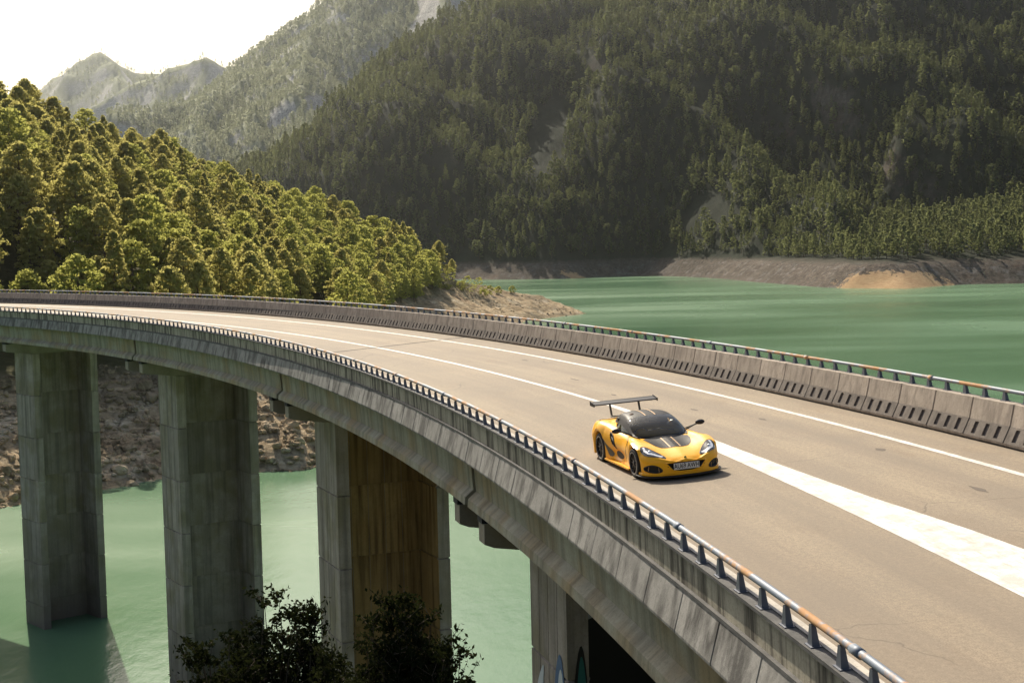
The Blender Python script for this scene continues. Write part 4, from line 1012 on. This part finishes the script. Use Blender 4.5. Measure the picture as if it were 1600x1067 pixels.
# rear wing
wing = bpy.data.objects.new('rear_wing', None); COL.objects.link(wing); wing.parent = car; wing.location = (-1.93, 0, 1.175)
foil = [(.15, -.006), (.13, .012), (.03, .028), (-.08, .034), (-.15, .052), (-.152, .046), (-.08, .020), (.03, .004), (.13, -.014)]
bm = bmesh.new()
secs = []
for y in np.linspace(-.75, .75, 9): secs.append([bm.verts.new((a, y, b)) for a, b in foil])
for r0, r1 in zip(secs, secs[1:]):
    for m_ in range(len(foil)): bm.faces.new((r0[m_], r0[(m_+1) % len(foil)], r1[(m_+1) % len(foil)], r1[m_]))
bm.faces.new(secs[0]); bm.faces.new(secs[-1][::-1]); bm_obj('wing_blade', bm, wing, C_car)
for s in (-1, 1):
    bm = bmesh.new(); prism(bm, [(.17, -.035), (.17, .03), (-.17, .075), (-.17, -.03)], 1, s*.75-.006, s*.75+.006); bm_obj('end_plate', bm, wing, C_car)
    bm = bmesh.new()
    prism(bm, [(.06, .0), (.025, .0), (.10, -.27), (.16, -.27)], 1, s*.34-.008, s*.34+.008); prism(bm, [(-.03, .02), (-.06, .02), (.04, -.27), (.08, -.27)], 1, s*.34-.008, s*.34+.008)
    bm_obj('wing_stay', bm, wing, C_sil if 0 else C_mat)
for s in (-1, 1):
    Vt, Ft = tube([(-2.06, s*.52, .68), (-2.10, s*.52, .68)], .065, 16); mesh('tail_light', Vt, Ft, car, plain('tail lamp red', (.4, .01, .01), .2), True)
# driver: one continuous skinned figure
def skin_person(name, label, joints, edges, mat, parent_m):
    me = bpy.data.meshes.new(name); me.from_pydata([j[0] for j in joints], edges, []); me.update()
    o = bpy.data.objects.new(name, me); COL.objects.link(o); o.matrix_world = parent_m
    sk = o.modifiers.new('skin', 'SKIN'); sk.use_smooth_shade = True
    for v_, j in zip(me.skin_vertices[0].data, joints): v_.radius = j[1] if isinstance(j[1], tuple) else (j[1], j[1]); v_.use_root = False
    me.skin_vertices[0].data[0].use_root = True
    sb = o.modifiers.new('sub', 'SUBSURF'); sb.levels = 1; sb.render_levels = 1
    me.materials.append(mat); tag(o, label, 'person'); return o
y0 = -.33
J = [((-.34, y0, .46), (.15, .13)), ((-.38, y0, .62), (.14, .12)), ((-.43, y0, .78), (.17, .11)), ((-.42, y0, .86), .055), ((-.40, y0, .93), .05), ((-.37, y0, .985), (.075, .09)), ((-.37, y0, 1.04), (.07, .08)),
     ((-.40, y0-.19, .80), .055), ((-.18, y0-.22, .66), .042), ((.14, y0-.15, .74), .032), ((.20, y0-.13, .75), .035),
     ((-.40, y0+.19, .80), .055), ((-.18, y0+.22, .66), .042), ((.14, y0+.15, .74), .032), ((.20, y0+.13, .75), .035),
     ((-.06, y0-.10, .50), .075), ((.22, y0-.10, .52), .055), ((-.06, y0+.10, .50), .075), ((.22, y0+.10, .52), .055)]
Eg = [(0, 1), (1, 2), (2, 3), (3, 4), (4, 5), (5, 6), (2, 7), (7, 8), (8, 9), (9, 10), (2, 11), (11, 12), (12, 13), (13, 14), (0, 15), (15, 16), (0, 17), (17, 18)]
per = skin_person('person', 'driver in a dark top gripping the wheel behind the car windscreen', J, Eg, plain('dark jacket cloth', (.05, .05, .055), .9), CM)
M_skin = plain('skin', (.42, .25, .17), .6)
bm = bmesh.new(); bmesh.ops.create_icosphere(bm, subdivisions=3, radius=1)
for v_ in bm.verts:
    c_ = v_.co; v_.co = Vector((-.355+c_.x*.088+(.016 if (c_.x > .85 and abs(c_.y) < .3 and abs(c_.z) < .35) else 0), y0+c_.y*.072, 1.0+c_.z*.108-(.02 if c_.z < -.5 and c_.x > .2 else 0)))
fc = bm_obj('face', bm, per, M_skin, True)
bm = bmesh.new(); bmesh.ops.create_icosphere(bm, subdivisions=3, radius=1)
bmesh.ops.delete(bm, geom=[v_ for v_ in bm.verts if v_.co.x > .35 and v_.co.z < .45 or v_.co.z < -.4], context='VERTS')
for v_ in bm.verts: v_.co = Vector((-.365+v_.co.x*.095, y0+v_.co.y*.082, 1.008+v_.co.z*.112))
bm_obj('hair', bm, per, plain('brown hair', (.10, .05, .03), .8), True)
for s in (-1, 1):
    bm = bmesh.new(); bmesh.ops.create_icosphere(bm, subdivisions=1, radius=.009)
    for v_ in bm.verts: v_.co += Vector((-.272, y0+s*.028, 1.012))
    bm_obj('eye', bm, per, C_mat, True)
    bm = bmesh.new(); bmesh.ops.create_icosphere(bm, subdivisions=2, radius=1)
    for v_ in bm.verts: v_.co = Vector((.205+v_.co.x*.04, y0+s*.135+v_.co.y*.03, .755+v_.co.z*.045))
    hd_ = bm_obj('hand', bm, per, M_skin, True)
    for k_ in range(4):
        z_ = .735+.018*k_; Vt, Ft = tube([(.20, y0+s*.16, z_), (.238, y0+s*.165, z_+.002), (.240, y0+s*.14, z_+.002)], .009, 5); mesh('finger', Vt, Ft, hd_, M_skin, True)
    Vt, Ft = tube([(.20, y0+s*.12, .77), (.222, y0+s*.11, .80)], .010, 5); mesh('thumb', Vt, Ft, hd_, M_skin, True)
# ------------------------------------------------------------------ graffiti, shrubs, boulders
# end face (left): blue and white sweeps; flange: teal flames; web: black letter with pale outline
for n_, pts_, fc_, m_, lf in (
    ('graffiti', [(-1.6, -7.6), (-1.5, -6.4), (-1.15, -5.6), (-.7, -6.2), (-.45, -7.3), (-.2, -8.6), (-1.0, -8.7)], 'end', G_blue, 0), ('graffiti', [(-1.45, -6.7), (-1.2, -6.0), (-.9, -6.5), (-.8, -7.5), (-1.1, -7.2)], 'end', G_white, .004),
    ('graffiti', blob(.1, -7.9, .55, .9, 18, .25, 4), 'end', G_black, .0), ('graffiti', blob(.15, -7.9, .3, .6, 14, .3, 5), 'end', G_ora, .004), ('graffiti', [(.5, -8.5), (.6, -7.2), (.35, -6.3), (.95, -6.9), (1.35, -7.6), (1.5, -8.8)], 'end', G_white, .004),
    ('graffiti', [(-2.5, -8.4), (-2.45, -6.6), (-2.3, -5.4), (-2.16, -6.5), (-2.12, -8.4)], 'front', G_teal, .004), ('graffiti', [(-2.62, -8.4), (-2.52, -6.4), (-2.3, -5.1), (-2.13, -6.3), (-2.10, -8.4)], 'front', G_black, .0),
    ('graffiti', [(-1.9, -8.8), (-1.95, -5.3), (-1.2, -5.2), (-.6, -4.7), (.1, -4.9), (.45, -5.8), (.3, -6.7), (1.3, -6.4), (1.9, -7.4), (1.9, -8.8)], 'web', G_white, .0),
    ('graffiti', [(-1.8, -8.8), (-1.83, -5.45), (-1.2, -5.35), (-.6, -4.87), (.05, -5.05), (.33, -5.8), (.15, -6.85), (1.25, -6.6), (1.8, -7.5), (1.8, -8.8)], 'web', G_black, .004)):
    gpoly(n_, rnd_poly(pts_, 2), fc_, m_, lf)
# dark shrubs at the foot of the picture
def shrub(x, y, z0, H, Rw, seed, label, n=60):
    rng = random.Random(seed); root = empty('shrub', (x, y, z0), label, 'shrub', 'dark shrubs below the bridge')
    V = []; Fc = []; tips = []
    for b in range(n):
        a = rng.uniform(0, 2*PI); r = Rw*math.sqrt(rng.random()); h = H*(1-.45*(r/Rw)**2)*rng.uniform(.72, 1.05)
        p = [(0, 0, -.5)]
        for i in range(1, 6):
            t = i/5; p.append((r*math.cos(a)*t**.8+rng.uniform(-.08, .08), r*math.sin(a)*t**.8+rng.uniform(-.08, .08), h*t))
        vb, fb = tube(p, [.03, .024, .018, .013, .009, .005], 4); k = len(V); V += [tuple(v_) for v_ in vb]; Fc += [tuple(k+i for i in f) for f in fb]
        for i in range(2, 6):
            for _ in range(4):
                q0 = p[i]; a2 = rng.uniform(0, 2*PI); l = rng.uniform(.15, .5)*(1 if i < 5 else .7); q1 = (q0[0]+l*math.cos(a2)*.7, q0[1]+l*math.sin(a2)*.7, q0[2]+l*rng.uniform(.1, .9))
                tips.append((q0, q1)); vb, fb = tube([q0, q1], [.006, .003], 3); k = len(V); V += [tuple(v_) for v_ in vb]; Fc += [tuple(k+i_ for i_ in f) for f in fb]
    mesh('branches', V, Fc, root, M_bark)
    rs_ = np.random.RandomState(seed); A = np.array([t[0] for t in tips]); B = np.array([t[1] for t in tips]); m_ = 16
    t = rs_.uniform(.1, 1.08, (len(A), m_, 1)); c = (A[:, None]*(1-t)+B[:, None]*t).reshape(-1, 3)+rs_.normal(size=(len(A)*m_, 3))*.035
    nn = rs_.normal(size=c.shape); nn /= np.linalg.norm(nn, axis=1)[:, None]; u = np.cross(nn, rs_.normal(size=c.shape)); u /= np.linalg.norm(u, axis=1)[:, None]; v_ = np.cross(nn, u)
    s_ = rs_.uniform(.024, .05, (len(c), 1)); Q = np.stack([c-u*s_, c+v_*s_*.5, c+u*s_, c-v_*s_*.5], 1).reshape(-1, 3)
    me = np_mesh('leaves', Q, np.arange(len(Q)).reshape(-1, 4)); link('leaves', me, root, M_bush)
    return root
def shrub_at(px, top, dep, H, Rw, seed, label, n=60):
    p = W(px, top, dep); shrub(p[0], p[1], p[2]-H, H, Rw, seed, label, n)
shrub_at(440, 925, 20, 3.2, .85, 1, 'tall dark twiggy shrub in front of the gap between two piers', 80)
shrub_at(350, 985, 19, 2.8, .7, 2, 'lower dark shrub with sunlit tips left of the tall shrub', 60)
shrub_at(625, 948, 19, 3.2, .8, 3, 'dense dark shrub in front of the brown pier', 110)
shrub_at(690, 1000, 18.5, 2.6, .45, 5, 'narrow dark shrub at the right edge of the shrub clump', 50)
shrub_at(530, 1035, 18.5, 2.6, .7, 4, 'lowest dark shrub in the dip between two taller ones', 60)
# boulders on the bare bank under the bridge and on the point
def boulder_mesh(seed):
    rng = random.Random(seed); bm = bmesh.new(); bmesh.ops.create_icosphere(bm, subdivisions=2, radius=1)
    for _ in range(7):
        n_ = Vector((rng.uniform(-1, 1), rng.uniform(-1, 1), rng.uniform(-.6, 1))).normalized(); d_ = rng.uniform(.55, .85)
        for v_ in bm.verts:
            k_ = v_.co.dot(n_)-d_
            if k_ > 0: v_.co -= n_*k_
    me = bpy.data.meshes.new('boulder'); bm.to_mesh(me); bm.free(); me.materials.append(M_near); return me
bmes = [boulder_mesh(i) for i in range(5)]
rs = np.random.RandomState(5)
cand = np.stack([rs.uniform(-95, -15, 6000), rs.uniform(160, 222, 6000)], 1); cz = z_near(cand[:, 0], cand[:, 1])
cand = np.concatenate([cand, np.stack([rs.uniform(-25, 31, 160), rs.uniform(540, 610, 160)], 1)]); cz = z_near(cand[:, 0], cand[:, 1])
ok_ = (cz > ZW-.3) & (cz < -11.5); cand = cand[ok_]; cz = cz[ok_]
big = [(a, z) for a, z in zip(cand, cz)]
pxb, pyb, _ = proj(np.stack([cand[:, 0], cand[:, 1], cz], 1))
vis_ = ((pxb > 165) & (pxb < 245) & (pyb > 600)) | ((pxb > 405) & (pxb < 492)) | ((pxb > 0) & (pxb < 28))
n_big = 0; V = []; Fc = []
for (p, z, vv, px) in zip(cand, cz, vis_, pxb):
    if vv and n_big < 26:
        n_big += 1; sc = rs.uniform(.7, 1.7)
        where = 'between the two left piers' if px < 260 else 'between the second and third piers' if px > 300 else 'left of the first pier'
        o = tag(bpy.data.objects.new('boulder', bmes[n_big % 5]), ('large ' if sc > 1.35 else 'small ' if sc < 1.0 else '')+'angular pale boulder '+('at the waterline ' if z < ZW+2 else 'high on the bare bank ' if z > ZW+7 else 'half way up the bare bank ')+where, 'boulder', 'boulders on the bank '+where)
        COL.objects.link(o); o.location = (p[0], p[1], z+.1); o.scale = (sc, sc*rs.uniform(.7, 1.1), sc*.75); o.rotation_euler = (rs.uniform(-.4, .4), rs.uniform(-.4, .4), rs.uniform(0, 6))
    else:
        m_ = Matrix.Translation((p[0], p[1], z)) @ Matrix.Rotation(rs.uniform(0, 6), 4, 'Z') @ Matrix.Diagonal((rs.uniform(.25, .9), rs.uniform(.2, .7), rs.uniform(.2, .55), 1)); me_ = bmes[rs.randint(5)]; k = len(V)
        V += [m_ @ v_.co for v_ in me_.vertices]; Fc += [tuple(k+i for i in f.vertices) for f in me_.polygons]
o = mesh('rubble', V, Fc, None, M_near); tag(o, 'loose rocks strewn over the bare bank', kind='stuff')
# scrub bushes on the point
for i, (px, py, dep, H, R) in enumerate([(748, 430, 566, 4.2, 2.6), (765, 436, 572, 2.6, 1.8), (730, 424, 560, 4.4, 2.4), (704, 420, 556, 5, 2.2), (690, 415, 552, 5.2, 2.6), (800, 448, 588, 1.9, 1.5), (778, 446, 580, 2.0, 1.8), (720, 440, 556, 2.6, 2.4), (755, 450, 565, 1.6, 2.2), (697, 446, 545, 2.6, 2.5)]):
    p = W(px, py, dep); gz = float(z_near(np.array([p[0]]), np.array([p[1]]))[0]); H = max(1.4, min(H*1.4, p[2]-gz+.4))
    e_ = empty('scrub_bush', (p[0], p[1], gz), ['round green bush near the end of the rocky point', 'low olive bush on the rocky point', 'upright green bush on the rocky point'][i % 3]+' '+['beside the water', 'behind the pale slab', 'at the back', 'next to the wood', 'against the trees', 'standing alone at the tip', 'on the grassy shoulder', 'in front of the taller bushes', 'above the dark cleft', 'over the pale rock foot'][i], 'bush', 'bushes on the rocky point')
    link('foliage', crown_mesh('foliage', R_, H, .1, R, 22, 26, .42, M_leaf, 'round'), e_)
# ------------------------------------------------------------------ haze
bm = bmesh.new(); box(bm, -3200, 1500, -290, 5600, ZW-1.5, 900)
q = N('valley haze'); q.t.nodes.remove(q.p)
vol = q.n('VolumePrincipled'); vol.inputs['Color'].default_value = (.94, .97, 1., 1); vol.inputs['Density'].default_value = .000034; vol.inputs['Anisotropy'].default_value = .85
q.t.links.new(vol.outputs[0], q.out.inputs['Volume'])
hz = bm_obj('haze', bm, None, q.m); tag(hz, 'sunlit haze filling the valley', kind='stuff')
